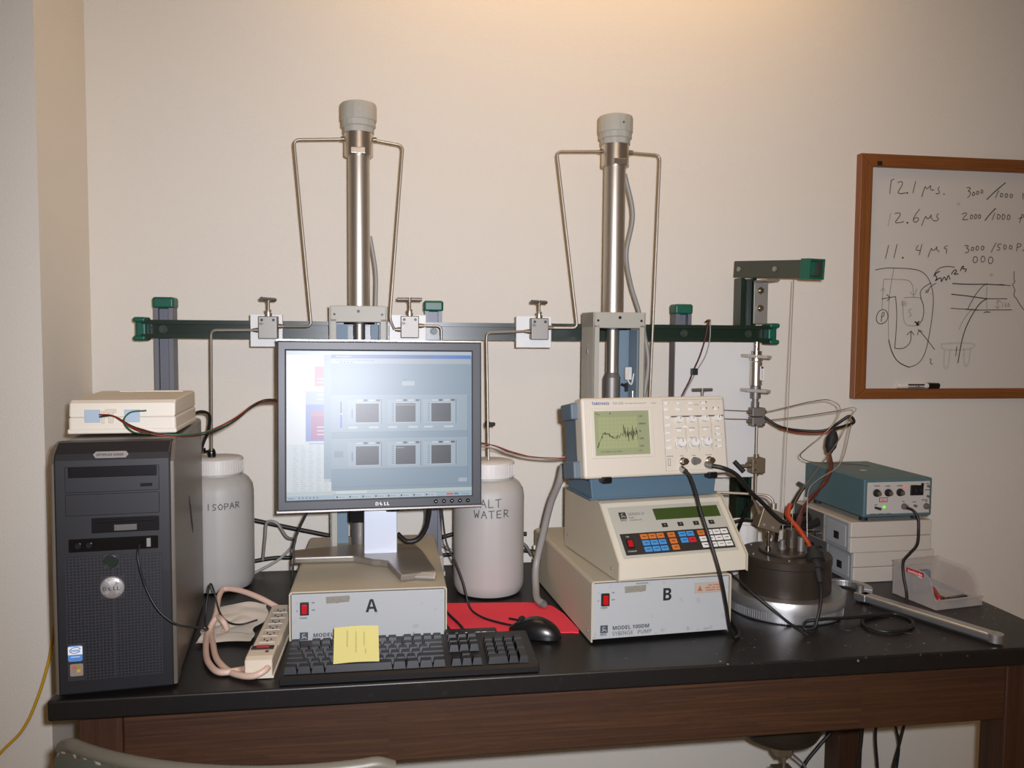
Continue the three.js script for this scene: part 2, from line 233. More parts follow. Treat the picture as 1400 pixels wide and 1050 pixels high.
// ---------------------------------------------------------------- green strut frame
function strut(len) {
  const a = 0.0206, q = 0.0027, l = 0.0095, r = 0.0075;
  return ext([[-a, -a], [a, -a], [a, a], [a - l, a], [a - l, a - r], [a - l + q, a - r], [a - l + q, a - q], [a - q, a - q], [a - q, -a + q], [-a + q, -a + q], [-a + q, a - q], [-a + l - q, a - q], [-a + l - q, a - r], [-a + l, a - r], [-a + l, a], [-a, a]], len);
}
const B3 = (X, Y, Z) => new THREE.Matrix4().makeBasis(new THREE.Vector3(...X), new THREE.Vector3(...Y), new THREE.Vector3(...Z));
const RX = 0.0, RY = 1.355, RZ = -1.958;
{
  const t = thing('strut_frame', 'green and grey metal strut frame with crossbar standing behind the equipment', 'frame', [0, 0, 0]);
  part('crossbar', strut(1.49).applyMatrix4(B3([0, 1, 0], [0, 0, 1], [1, 0, 0])).translate(-0.543, RY, RZ), M.green, t);
  const capEnd = (x) => merge(rb(0.024, 0.047, 0.03, 0.006, x, RY, RZ - 0.004), rb(0.027, 0.012, 0.048, 0.005, x, RY + 0.0205, RZ), rb(0.027, 0.012, 0.048, 0.005, x, RY - 0.0205, RZ));
  part('end_cap', capEnd(-0.5465), M.greenCap, t); part('end_cap', capEnd(0.9535), M.greenCap, t);
  for (const [x, y1, m, cap] of [[-0.506, 1.412, M.greyStrut, 1], [0.108, 1.412, M.greyStrut, 1], [0.732, 1.412, M.greyStrut, 1], [0.902, 1.496, M.green, 0]]) {
    part('upright', strut(y1 - TT - 0.012).applyMatrix4(B3([-1, 0, 0], [0, 0, 1], [0, 1, 0])).translate(x, TT + 0.012, -2.0), m, t);
    part('foot', merge(rb(0.06, 0.012, 0.056, 0.003, x, TT + 0.006, -2.0), rb(0.05, 0.04, 0.05, 0.003, x, TT + 0.03, -2.0)), M.capGrey, t);
    if (cap) part('top_cap', rb(0.047, 0.026, 0.047, 0.006, x, y1 + 0.003, -2.0, 3), M.greenCap, t);
    part('bolt', merge(cyl(0.0065, 0.0058, 0.005, x, RY, RZ - 0.0155, 'z', 6), cyl(0.009, 0.009, 0.002, x, RY, RZ - 0.0175, 'z')), M.olive, t);
  }
  const onArm = (g) => g.rotateX(0.065).rotateY(0.276).translate(0.902, 1.5185, -2.0);     // juts out to the front and right
  part('arm', onArm(strut(0.262).rotateZ(Math.PI).translate(0, 0, -0.02)), M.olive, t);
  const sl = ext(rect(-0.0235, -0.0235, 0.0235, 0.0235), 0.03, 0.002, [rect(-0.018, -0.018, 0.018, 0.018).reverse()]);
  part('arm_cap', onArm(merge(sl.translate(0, 0, 0.214), box(0.04, 0.04, 0.002, 0, 0, 0.216))), M.greenCap, t);
  for (const z of [0.0, 0.13]) part('bolt', onArm(cyl(0.0065, 0.0065, 0.004, -0.0225, 0, z, 'x', 6)), M.zinc, t);
  part('corner_bracket', merge(rb(0.037, 0.108, 0.005, 0.0015, 0.925, 1.434, -1.96), rb(0.037, 0.005, 0.07, 0.0015, 0.925, 1.4855, -1.93)), M.zinc, t);
  for (const y of [1.463, 1.419]) part('bolt', merge(cyl(0.0095, 0.0085, 0.006, 0.922, y, -1.954, 'z', 6), cyl(0.004, 0.004, 0.004, 0.922, y, -1.95, 'z')), M.chrome, t);
}
single('mounting_panel', 'pale grey plastic panel hung below the right end of the crossbar', 'panel', rb(0.21, 0.335, 0.008, 0.001, 0.797, 1.166, -1.928), std(0xcfcdc8, 0.5));

// ---------------------------------------------------------------- valves
function valve(label, x, y, z, pw, ph, pdx, pdy, turn, dirty) {
  const t = thing('needle_valve', label, 'valve', [x, y, z]);
  part('mounting_plate', rb(pw, ph, 0.012, 0.0015, pdx, pdy, -0.022), M.poly, t);
  const body = part('valve_body', rb(0.041, 0.05, 0.03, 0.002, 0, 0, 0), M.dullsteel, t);
  part('bolt', merge(cyl(0.0032, 0.0032, 0.002, -0.0125, 0.0165, 0.0152, 'z', 12), cyl(0.0032, 0.0032, 0.002, 0.0125, 0.0165, 0.0152, 'z', 12)), M.black, body);
  part('bonnet', merge(cyl(0.0085, 0.0085, 0.007, 0, 0.0285, 0, 'y', 6), cyl(0.0055, 0.0055, 0.006, 0, 0.034, 0), cyl(0.0075, 0.0065, 0.005, 0, 0.0375, 0, 'y', 6)), M.steel, t);
  part('stem', cyl(0.0032, 0.0032, 0.022, 0, 0.05, 0), M.brass, t);
  const h = part('handle', merge(cyl(0.0042, 0.0042, 0.056, 0, 0.0625, 0, 'x', 14), cyl(0.0052, 0.0052, 0.01, 0, 0.0615, 0)), M.dullsteel, t); h.rotation.y = turn;
  part('fitting', merge(cyl(0.006, 0.006, 0.007, -0.0245, -0.006, 0, 'x', 6), cyl(0.0048, 0.0048, 0.006, -0.0305, -0.006, 0, 'x', 6)), M.brass, t);
  part('fitting', merge(cyl(0.006, 0.006, 0.007, 0.0245, 0.003, 0, 'x', 6), cyl(0.0048, 0.0048, 0.006, 0.0305, 0.003, 0, 'x', 6)), M.brass, t);
  if (dirty) print(t, 0.012, 0.012, 4000, (g) => { g.strokeStyle = '#222'; g.lineWidth = 0.8; g.beginPath(); g.arc(4, 4, 2.6, 0, 7); g.stroke(); g.fillStyle = '#333'; g.fillRect(1, 3.6, 10, 0.6); }, [-0.0125, 0.006, 0.0153]);
}
valve('steel needle valve above the cream lidded bottle behind the tower, handle turned sideways', -0.262, 1.36, -1.893, 0.07, 0.073, -0.007, -0.0065, 1.15, true);
valve('steel needle valve beside the left pump column, T-handle facing front', 0.049, 1.364, -1.893, 0.084, 0.074, -0.004, -0.009, 0.05, true);
valve('steel needle valve between the salt water tube and right pump column', 0.348, 1.362, -1.893, 0.084, 0.074, -0.009, -0.007, 0.75, true);
valve('needle valve mostly hidden behind the oscilloscope, black T-handle showing', 0.751, 1.156, -1.895, 0.07, 0.07, 0, 0, 0.25, false);

// ---------------------------------------------------------------- steel tubes
const TUBE = 'bent stainless steel tubes';
const R4 = 0.0031;
const nut = (p, axis = 'x', r = 0.0055) => cyl(r, r, 0.008, p[0], p[1], p[2], axis, 6);
function steelTube(label, pts, nuts = []) {
  const t = thing('steel_tube', label, 'tube', [0, 0, 0], 0, TUBE);
  part('pipe', pipe(pts, R4), M.tube, t);
  if (nuts.length) part('nuts', merge(nuts.map((n) => nut(...n))), M.brass, t);
}
steelTube('bent steel tube from left pump head left port down to the leftmost valve', [[-0.092, 1.777, -1.883], [-0.203, 1.771, -1.883], [-0.168, 1.363, -1.88], [-0.2275, 1.363, -1.893]], [[[-0.098, 1.777, -1.883]]]);
steelTube('bent steel tube from left pump head right port down to its right valve', [[-0.034, 1.778, -1.883], [0.034, 1.768, -1.883], [0.0045, 1.38, -1.888], [0.0145, 1.358, -1.893]], [[[-0.028, 1.778, -1.883]]]);
steelTube('steel tube dropping from leftmost valve into the bottle behind the tower', [[-0.2965, 1.354, -1.893], [-0.386, 1.353, -1.9], [-0.4, 1.064, -1.955]]);
steelTube('short steel tube leaving the left pump right-hand valve downward behind the monitor', [[0.0835, 1.367, -1.893], [0.121, 1.367, -1.895], [0.123, 1.1, -1.9]]);
steelTube('steel tube dropping from middle valve into the salt water bottle', [[0.3135, 1.356, -1.893], [0.223, 1.352, -1.875], [0.2255, 1.0625, -1.845]]);
steelTube('bent steel tube from right pump head left port down to middle valve', [[0.49, 1.771, -1.872], [0.382, 1.767, -1.872], [0.437, 1.365, -1.88], [0.3825, 1.365, -1.893]], [[[0.486, 1.771, -1.872]]]);
steelTube('bent steel tube from right pump head right port down behind the oscilloscope', [[0.553, 1.771, -1.872], [0.627, 1.768, -1.872], [0.616, 1.14, -1.888]], [[[0.557, 1.771, -1.872]]]);
single('spring_clip', 'small black clip on the steel tube above the salt water bottle', 'clip', merge(rb(0.011, 0.014, 0.011, 0.003, 0.2245, 1.144, -1.858), rb(0.018, 0.009, 0.008, 0.003, 0.233, 1.144, -1.856)), M.rubber);

// ---------------------------------------------------------------- syringe pumps
function stains(g, w, h, n, c) { for (let i = 0; i < n; i++) { g.globalAlpha = 0.03 + rnd() * 0.07; g.fillStyle = c; g.beginPath(); g.ellipse(rnd() * w, rnd() * h, 1 + rnd() * 6, 1 + rnd() * 4, rnd() * 3, 0, 7); g.fill(); } g.globalAlpha = 1; }
function logo(g, x, y, s, c = '#40464c', bg = '#a3a8ab') {
  g.fillStyle = c; g.fillRect(x, y, s, s); g.strokeStyle = bg; g.lineWidth = s * 0.09;
  g.beginPath(); g.arc(x + s * 0.52, y + s * 0.42, s * 0.2, 0.6, 5.4); g.stroke(); g.beginPath(); g.moveTo(x + s * 0.2, y + s * 0.8); g.lineTo(x + s * 0.62, y + s * 0.56); g.lineTo(x + s * 0.84, y + s * 0.82); g.stroke();
  word(g, 'ISCO', x - s * 0.02, y + s * 1.34, s * 0.36, c, 'bold', 'left', 'sans-serif', 1.05);
}
function pump(letter, label, p, ry, o) {
  const t = thing('syringe_pump', label, 'pump', p, ry);
  const { w, h, d } = o;
  // base box: folded beige cover around a grey front panel
  part('base_cover', merge(ext([[-w / 2, 0.004], [-w / 2 + 0.003, 0.004], [-w / 2 + 0.003, h - 0.006], [-w / 2 + 0.006, h - 0.003], [w / 2 - 0.006, h - 0.003], [w / 2 - 0.003, h - 0.006], [w / 2 - 0.003, 0.004], [w / 2, 0.004], [w / 2, h - 0.005], [w / 2 - 0.002, h - 0.0015], [w / 2 - 0.006, h], [-w / 2 + 0.006, h], [-w / 2 + 0.002, h - 0.0015], [-w / 2, h - 0.005]], d).translate(0, 0, -d), box(w - 0.006, h - 0.008, 0.003, 0, h / 2, -d + 0.003), box(w - 0.006, 0.003, d - 0.01, 0, 0.012, -d / 2)), M.beige, t);
  const fp = part('front_panel', rb(w - 0.008, h - 0.014, 0.006, 0.001, 0, h / 2 + 0.001, -0.006), M.panelGrey, t);
  part('foot', merge(...[[-1, -1], [1, -1], [-1, 1], [1, 1]].map(([a, b]) => cyl(0.012, 0.012, 0.01, a * (w / 2 - 0.03), 0.005, -d / 2 + b * (d / 2 - 0.04)))), M.rubber, t);
  print(fp, w - 0.01, h - 0.018, 3200, (g, W, H) => {
    stains(g, W, H, 14, '#7f7a6c'); for (let i = 0; i < 12; i++) { g.globalAlpha = 0.06 + rnd() * 0.1; g.fillStyle = '#8c7f62'; g.beginPath(); g.ellipse(rnd() * W, H - rnd() * 10, 1 + rnd() * 4, 1 + rnd() * 3, 0, 0, 7); g.fill(); } g.globalAlpha = 1;
    const ty = o.topCut; word(g, letter, W * o.lx, 42 - ty, 34, '#1d1e20', 'bold', 'center');
    word(g, '|', 9, 21 - ty, 4, '#565c60', 'bold'); word(g, 'O', 8, 36 - ty, 4, '#565c60', 'bold'); word(g, 'ON', 36, 22 - ty, 3.6, '#565c60', 'bold'); word(g, 'OFF', 36, 36 - ty, 3.6, '#565c60', 'bold'); word(g, 'POWER', 14, 50 - ty, 4, '#565c60', 'bold');
    g.fillStyle = '#8f897b'; g.globalAlpha = 0.75; g.beginPath(); g.moveTo(62, 10 - ty); g.lineTo(106, 9 - ty); g.lineTo(105, 21 - ty); g.lineTo(63, 23 - ty); g.fill(); g.globalAlpha = 0.35; g.fillStyle = '#77705e'; for (let i = 0; i < 25; i++) g.fillRect(63 + rnd() * 40, 10 - ty + rnd() * 11, 4, 2); g.globalAlpha = 1;
    if (letter === 'B') { g.fillStyle = '#a79a86'; g.fillRect(W - 72, 8, 60, 20); g.fillStyle = '#a8685c'; for (const [a, b, c] of [[44, 12, 9], [33, 12, 17], [50, 17, 12], [36, 17, 8], [26, 17, 11], [48, 22, 20], [26, 22, 9]]) g.fillRect(W - a, b, c, 2.6); g.fillStyle = '#9c5a50'; g.beginPath(); g.moveTo(W - 66, 24); g.lineTo(W - 61, 13); g.lineTo(W - 56, 24); g.fill(); g.fillStyle = '#8f8c80'; g.globalAlpha = 0.5; g.fillRect(85, 0, 25, 3); g.globalAlpha = 1; }
    logo(g, 14, H - 27 - o.botUp, 15); word(g, 'MODEL 100DM', 38, H - 17 - o.botUp, 10.4, '#43484c', 'bold', 'left', 'sans-serif', 1.05); word(g, 'SYRINGE   PUMP', 38, H - 6 - o.botUp, 10.4, '#5a5f63', 'normal', 'left', 'sans-serif', 1.05);
  }, [0, h / 2 + 0.001, -0.0026], [0, 0, 0], 0.5);
  const sx = -w / 2 + 0.028, sy = h - 0.037 + (o.swUp || 0);
  const sw = part('power_switch', rb(0.016, 0.024, 0.006, 0.001, sx, sy, -0.001), M.black, t);
  part('rocker', rb(0.0105, 0.018, 0.005, 0.0015, sx, sy, 0.0018), M.switchRed, sw);
  for (const [x, y, z] of [[-w / 2 - 0.0005, 0.02, -0.02], [-w / 2 - 0.0005, h - 0.02, -d + 0.03]]) part('screw', cyl(0.003, 0.003, 0.002, x, y, z, 'x', 10), M.zinc, t);
  // column
  const c = part('column_frame', merge(
    rb(o.fw, 0.036, o.fd, 0.002, 0, o.top - 0.018, -o.fd / 2),
    box(0.0035, o.top - h, o.fd, -o.fw / 2 + 0.00175, h + (o.top - h) / 2, -o.fd / 2), box(0.0035, o.top - h, o.fd, o.fw / 2 - 0.00175, h + (o.top - h) / 2, -o.fd / 2),
    box(0.014, o.top - h - 0.03, 0.0035, -o.fw / 2 + 0.0075, h + (o.top - h - 0.03) / 2, -0.00175), box(0.014, o.top - h - 0.03, 0.0035, o.fw / 2 - 0.0075, h + (o.top - h - 0.03) / 2, -0.00175)), M.capGrey, t);
  c.position.set(o.cx, 0, o.cz); c.rotation.y = o.ct;
  part('inner_channel', merge(box(0.03, o.top - h - 0.04, 0.003, -o.fw / 2 + 0.02, h + (o.top - h - 0.04) / 2, -o.fd * 0.85), box(0.034, o.top - h - 0.04, 0.003, o.fw / 2 - 0.021, h + (o.top - h - 0.04) / 2, -o.fd * 0.85), box(0.003, o.top - h - 0.04, 0.05, o.fw / 2 - 0.017, h + (o.top - h - 0.04) / 2, -0.03)), M.slateBlue, c);
  part('screw', merge(cyl(0.0035, 0.0035, 0.002, 0, o.top - 0.012, 0.0005, 'z', 12), cyl(0.0028, 0.0028, 0.002, -o.fw / 2 + 0.011, o.top - 0.019, 0.0005, 'z', 12), cyl(0.0028, 0.0028, 0.002, o.fw / 2 - 0.011, o.top - 0.019, 0.0005, 'z', 12)), M.black, c);
  const ax = 0, az = -o.fd * 0.55;
  part('seam', merge(box(0.0008, o.top - h - 0.08, 0.0012, -o.fw / 2 - 0.0003, h + (o.top - h) / 2 - 0.03, -o.fd * 0.45), rb(0.004, 0.012, 0.009, 0.001, -o.fw / 2 - 0.001, o.top - 0.09, -o.fd * 0.45)), M.dullsteel, c);
  part('retainer_ring', cyl(0.034, 0.034, 0.004, ax, o.top - 0.038, az), M.black, c);
  part('piston_rod', cyl(o.rod, o.rod, o.top - h - 0.04, ax, h + (o.top - h - 0.04) / 2, az), M.steel, c);
  part('rod_sleeve', merge(cyl(0.0195, 0.0195, o.sleeve - h, ax, h + (o.sleeve - h) / 2, az), cyl(0.0195, o.rod, 0.012, ax, o.sleeve + 0.006, az)), M.dullsteel, c);
  part('cylinder', cyl(o.tr, o.tr, o.cl, ax, o.top + o.cl / 2, az, 'y', 40), M.steel, c);
  const k = o.top + o.cl;
  const hd = part('pump_head', merge(cyl(0.0315, 0.0315, 0.05, ax, k + 0.025, az, 'y', 40)), M.polished, c);
  part('wrench_flat', rb(0.031, 0.013, 0.004, 0.001, ax, k + 0.0075, az + 0.0305), M.polished, c);
  const cap = part('head_cap', lathe([[0, 0.1145], [0.034, 0.1145], [0.0375, 0.113], [0.0393, 0.108], [0.0393, 0.077], [0.0372, 0.075], [0.0372, 0.0635], [0.0335, 0.061], [0.0335, 0.0495], [0, 0.0495]], 48).translate(ax, k, az), M.capGrey, c);
  part('screw', cyl(0.0028, 0.0028, 0.003, ax + 0.004, k + 0.093, az + 0.0387, 'z', 10), M.polished, c);
  return { t, c };
}
const pA = pump('A', 'left syringe pump marked A, its column rising behind the monitor', [-0.036, TT, -1.55], 0.0, { w: 0.294, h: 0.107, d: 0.415, lx: 0.516, topCut: 6, botUp: -8, swUp: 0.004, fw: 0.125, fd: 0.078, top: 0.649, cl: 0.331, tr: 0.0237, rod: 0.0128, sleeve: 0.2, cx: -0.028, cz: -0.29, ct: -0.02 });
const pB = pump('B', 'right syringe pump marked B beneath the keypad controller', [0.5255, TT, -1.506], 0.07, { w: 0.289, h: 0.122, d: 0.44, lx: 0.535, topCut: 4, botUp: -2, swUp: 0, fw: 0.127, fd: 0.082, top: 0.641, cl: 0.335, tr: 0.0245, rod: 0.0142, sleeve: 0.49, cx: 0.02, cz: -0.319, ct: 0.02 });
{ // limit switch bits inside the right column
  const g = part('limit_switch', merge(rb(0.016, 0.03, 0.01, 0.002, 0.034, 0.5, -0.03), tube([[0.034, 0.515, -0.025], [0.028, 0.49, -0.02], [0.037, 0.475, -0.018], [0.044, 0.5, -0.02]], 0.0018)), M.white, pB.c);
  part('switch_arm', merge(between([0.018, 0.475, -0.03], [0.034, 0.468, -0.03], 0.003), box(0.006, 0.02, 0.006, 0.03, 0.468, -0.03)), M.charcoal, pB.c);
  for (let i = 0; i < 4; i++) part('side_connector', rb(0.006, 0.009, 0.012, 0.001, -0.148, 0.03 + i * 0.016, -0.43), i % 2 ? M.white : std(0x8f8a3a, 0.5), pB.t);
  part('track_rod', cyl(0.004, 0.004, 0.2, 0.042, 0.36, -0.02), M.steel, pB.c);
}
single('grey_hose', 'short grey hose bowing out beside the left pump cylinder', 'hose', tube([[-0.04, 1.57, -1.925], [-0.0275, 1.49, -1.928], [-0.0275, 1.42, -1.9285], [-0.03, 1.3, -1.928], [-0.03, 1.0, -1.928]], 0.0046, 60, 10), M.hose);
single('grey_hose', 'long grey hose snaking beside the right pump cylinder and frame', 'hose', tube([[0.548, 1.725, -1.89], [0.572, 1.632, -1.9], [0.56, 1.541, -1.907], [0.574, 1.475, -1.918], [0.598, 1.407, -1.924], [0.615, 1.346, -1.926], [0.624, 1.285, -1.924], [0.613, 1.18, -1.924], [0.606, 1.05, -1.924]], 0.005, 90, 10), M.hose);

// ---------------------------------------------------------------- bottles
function bottle(name, label, x, z, liquid, lq, marks) {
  const t = thing(name, label, 'bottle', [x, TT, z]);
  const shell = phys({ color: 0xd6d3cc, roughness: 0.5, transmission: 0.45, thickness: 0 });
  part('body', lathe([[0, 0.001], [0.062, 0.001], [0.073, 0.005], [0.0795, 0.018], [0.0805, 0.03], [0.0805, 0.222], [0.078, 0.238], [0.07, 0.252], [0.06, 0.26], [0.0545, 0.263], [0.0535, 0.27]], 56), shell, t);
  part('liquid', lathe([[0, 0.003], [0.06, 0.003], [0.071, 0.007], [0.0775, 0.02], [0.0785, 0.03], [0.0785, liquid], [0, liquid]], 48), lq, t);
  part('cap', merge(lathe([[0, 0.302], [0.054, 0.302], [0.057, 0.3], [0.0582, 0.297], [0.0585, 0.268], [0.056, 0.266], [0.054, 0.268]], 64), ...Array.from({ length: 60 }, (_, i) => { const a = i / 60 * Math.PI * 2; return box(0.0016, 0.026, 0.0016).rotateY(-a).translate(Math.cos(a) * 0.0585, 0.283, Math.sin(a) * 0.0585); })), M.white, t);
  return t;
}
function wrap(parent, r, h, y, a0, a1, res, draw) {           // print on a round side
  const w = r * (a1 - a0), tx = canvasTex(Math.round(w * res), Math.round(h * res), (g, W, H) => { g.scale(W / (w * 1000), H / (h * 1000)); draw(g, w * 1000, h * 1000); });
  const m = part('handwriting', new THREE.CylinderGeometry(r, r, h, 24, 1, true, a0, a1 - a0), new THREE.MeshStandardMaterial({ map: tx, transparent: true, roughness: 0.6, polygonOffset: true, polygonOffsetFactor: -1 }), parent);
  m.position.y = y; m.castShadow = false;
}
const LET = { I: [[[4, 0], [4, 10]]], S: [[[7, 1], [3, 0], [1, 3], [6, 6], [6, 9], [1, 10]]], O: [[[4, 0], [0, 4], [2, 9], [6, 9], [8, 4], [4, 0]]], P: [[[1, 0], [1, 10]], [[1, 0], [7, 1], [7, 5], [1, 6]]], A: [[[0, 10], [4, 0], [8, 10]], [[1.5, 6], [6.5, 6]]], R: [[[1, 0], [1, 10]], [[1, 0], [7, 1], [6, 5], [1, 5]], [[2, 5], [8, 10]]], L: [[[1, 0], [1, 10], [7, 9.6]]], T: [[[0, 0.4], [8, 0]], [[4, 0], [4, 10]]], W: [[[0, 0], [2, 10], [4, 4], [6, 10], [8, 0]]], E: [[[7, 0], [1, 0.4], [1, 10], [7, 9.6]], [[1, 5], [6, 5]]] };
function hand(g, s, x, y, k, gap, color) { [...s].forEach((ch, i) => (LET[ch] || []).forEach((st) => { g.strokeStyle = color; g.lineWidth = 1.7; g.lineCap = 'round'; g.lineJoin = 'round'; g.beginPath(); st.forEach(([a, b], j) => { const px = x + i * gap + a * k * 1.05 + (rnd() - 0.5) * 0.8, py = y + b * k * 1.15 + (rnd() - 0.5) * 0.8 + Math.sin(i) * 0.7; j ? g.lineTo(px, py) : g.moveTo(px, py); }); g.stroke(); })); }
const bI = bottle('storage_bottle', 'translucent white capped plastic bottle half hidden behind the computer tower', -0.39, -1.965, 0.035, std(0x3e3520, 0.4), 0);
wrap(bI, 0.0809, 0.05, 0.195, -0.55, 0.95, 2500, (g, w) => hand(g, 'ISOPAR', 36, 12, 1.15, 12.5, '#4a4a4c'));
const bS = bottle('storage_bottle', 'translucent white capped plastic bottle handwritten SALT WATER beside the monitor', 0.228, -1.852, 0.183, std(0x524d49, 0.6), 1);
wrap(bS, 0.0809, 0.075, 0.212, -0.95, 0.65, 2500, (g, w) => { hand(g, 'SALT', 32, 22, 1.5, 16.5, '#3f3f42'); hand(g, 'WATER', 34, 47, 1.4, 16.5, '#3f3f42'); });
single('tube_clamp', 'small black wing clamp on the bottle cap behind the tower', 'clamp', merge(lathe([[0, 0], [0.009, 0.001], [0.0095, 0.01], [0.007, 0.018], [0.0035, 0.021], [0.0035, 0.0]], 20).translate(-0.4, TT + 0.3025, -1.957), rb(0.016, 0.006, 0.006, 0.002, -0.408, TT + 0.317, -1.95), rb(0.005, 0.013, 0.005, 0.002, -0.414, TT + 0.319, -1.95)), M.blackGloss);

// ---------------------------------------------------------------- monitor
{
  const t = thing('computer_monitor', 'square flat monitor with dark grey bezel showing a plotting program', 'monitor', [-0.012, 0.867, -1.665]);
  const tilt = (m) => { m.position.set(0, cy, 0); m.rotation.set(-0.06, 0.07, -0.004, 'YXZ'); return m; };
  const W = 0.406, H = 0.335, cy = 0.2985;              // panel centre above the stand's base
  const bz = ext(rect(-W / 2, -H / 2, W / 2, H / 2), 0.03, 0.003, [rect(-0.1855, -0.147, 0.183, 0.148).reverse()]).translate(0, 0, -0.03);
  const b = tilt(part('bezel', bz, M.bezel, t));
  tilt(part('silver_rim', box(W + 0.002, 0.004, 0.022, 0, H / 2 + 0.001, -0.018), M.silver, t)); tilt(part('silver_rim', box(W + 0.002, 0.005, 0.022, 0, -H / 2 - 0.0015, -0.018), M.silver, t));
  tilt(part('back_shell', merge(rb(W - 0.006, H - 0.006, 0.02, 0.006, 0, 0, -0.04), rb(0.26, 0.22, 0.03, 0.01, 0, -0.01, -0.058)), M.charcoal, t));
  const tx = canvasTex(1280, 1024, (g) => {
    const R = (c, x, y, w, h) => { g.fillStyle = c; g.fillRect(x, y, w, h); };
    R('#8fa9c2', 0, 0, 1280, 1024); R('#c9d6e2', 0, 0, 1280, 30); R('#f4f7fa', 0, 30, 150, 960); R('#dfe9f2', 130, 30, 180, 70); R('#e9f1f6', 0, 640, 310, 350);
    for (let y = 650; y < 985; y += 13) { g.globalAlpha = 0.5; for (let x = 40; x < 300; x += 52) { g.fillStyle = rnd() < 0.5 ? '#a9bdc4' : '#b9cfc8'; g.fillRect(x + rnd() * 8, y, 20 + rnd() * 18, 5); } } g.globalAlpha = 1;
    R('#e7eff7', 125, 45, 150, 590); R('#b7c4ec', 130, 280, 130, 330); R('#7f93d8', 130, 370, 120, 250); R('#d98a9a', 190, 110, 60, 135); R('#b56a9a', 165, 420, 85, 190); R('#c77f92', 165, 415, 85, 35);
    for (const y of [190, 215, 300, 330, 520, 545, 570]) R('#e3d9ef', 205, y, 50, 8);
    R('#9fb5c7', 250, 30, 50, 870); R('#d5dde4', 250, 880, 44, 22);
    R('#93aabd', 300, 30, 970, 930); g.fillStyle = '#4f6fb5'; g.fillRect(300, 28, 970, 26); R('#3f7fd8', 1000, 28, 270, 26); R('#b9c4cb', 300, 54, 970, 36);
    word(g, 'front panel.vi', 330, 46, 16, '#d8e2f2'); word(g, 'File Edit Operate Tools Browse Window Help', 330, 72, 13, '#5d6f80', 'normal');
    for (let i = 0; i < 4; i++) R('#5d6b75', 360 + i * 24, 78, 12, 8);
    R('#a8bccb', 300, 310, 945, 250); R('#a8bccb', 300, 610, 945, 205); R('#7f96a8', 300, 560, 950, 3); R('#7f96a8', 300, 815, 950, 3); R('#7f96a8', 1245, 310, 3, 630); R('#7f96a8', 300, 935, 950, 3); R('#b9cad6', 300, 308, 945, 3); R('#b9cad6', 300, 608, 945, 3);
    R('#c3d0d9', 785, 210, 86, 32); word(g, 'time', 790, 205, 12, '#4f6070', 'normal');
    R('#2b2f36', 362, 350, 8, 90); R('#2f6fe0', 360, 440, 12, 90); R('#e9f2fa', 362, 432, 14, 8); R('#8fa3b5', 320, 690, 60, 44);
    for (const [r, y] of [[0, 365], [1, 660]]) [465, 738, 988].forEach((x, i) => {
      R('#b3c6d4', x - 55, y - 25, 240, 165); R('#c9d6df', x - 6, y - 6, i ? 150 : 168, 142); R('#7d93a5', x + 172, y - 30, 8, 170);
      R('#35383d', x, y, i ? 140 : 158, 130); R('#2e343c', x + 54, y - 28, 26, 13); R('#4a2f34', x + 140, y - 28, 26, 13); R('#dfe8ee', x + 5, y - 26, 40, 9); R('#dfe8ee', x + 92, y - 26, 36, 9);
      if (i) for (let k = 0; k < 9; k++) R('#5f7384', x - 26, y + k * 15, 16, 4); else R('#6b7f90', x - 28, y + 40, 7, 60);
      if (i === 1) R('#c6cbd0', x, r ? y + 12 : y + 10, r ? 60 : 138, 4); if (i === 2) R('#7a2f2f', x + 6, r ? y + 32 : y + 112, r ? 60 : 120, 3);
      if (!r) { R('#d9e4ea', x - 50, y + 158, 60, 14); R('#d9e4ea', x + 90, y + 158, 66, 14); }
    });
    R('#c2cedb', 1180, 895, 62, 26); R('#d3e0df', 0, 962, 1280, 26); R('#eef4f2', 330, 966, 210, 16); R('#b8cfe0', 0, 990, 1280, 34);
    for (let i = 0; i < 8; i++) { R('#d3e2ec', 325 + i * 88, 994, 82, 26); R(['#3c5a46', '#55616c'][i % 2], 332 + i * 88, 1000, 12, 13); word(g, 'Window', 348 + i * 88, 1012, 12, '#6a7884', 'normal'); }
    word(g, 'start', 12, 1013, 17, '#8b5f6a', 'bold italic'); for (let i = 0; i < 6; i++) R('#7f98b0', 80 + i * 24, 1000, 12, 12); R('#e07a4a', 1095, 999, 48, 14); R('#4a7fc0', 1150, 1000, 30, 12); word(g, '11:42 AM', 1200, 1013, 13, '#55606c', 'normal');
  });
  const sg = new THREE.PlaneGeometry(0.3705, 0.297).translate(-0.001, 0.0005, -0.0045);
  tilt(part('screen', sg, std(0x1c2024, 0.36, 0, { emissive: 0xffffff, emissiveMap: tx, emissiveIntensity: 0.56 }), t));
  print(b, 0.032, 0.012, 6000, (g, w, h) => { word(g, 'D', 1, 9, 9.5, '#e6e6e4', 'bold', 'left', 'sans-serif', 1.1); word(g, 'LL', 18, 9, 9.5, '#e6e6e4', 'bold', 'left', 'sans-serif', 1.15); g.save(); g.translate(13.2, 5.8); g.rotate(-0.6); word(g, 'E', -3.2, 3.2, 9, '#e6e6e4', 'bold'); g.restore(); }, [0.001, -H / 2 + 0.0095, 0.0005]);
  for (let i = 0; i < 5; i++) { part('button', cyl(0.0042, 0.0042, 0.003, 0.108 + i * 0.0165, -H / 2 + 0.011, 0.0005, 'z', 16), M.blackGloss, b); part('button_mark', box(0.0026, 0.0014, 0.0006, 0.108 + i * 0.0165, -H / 2 + 0.011, 0.0021), i < 4 ? M.white : std(0x2f6a1c, 0.5, 0, { emissive: 0x57d61f, emissiveIntensity: 0.56 }), b); }
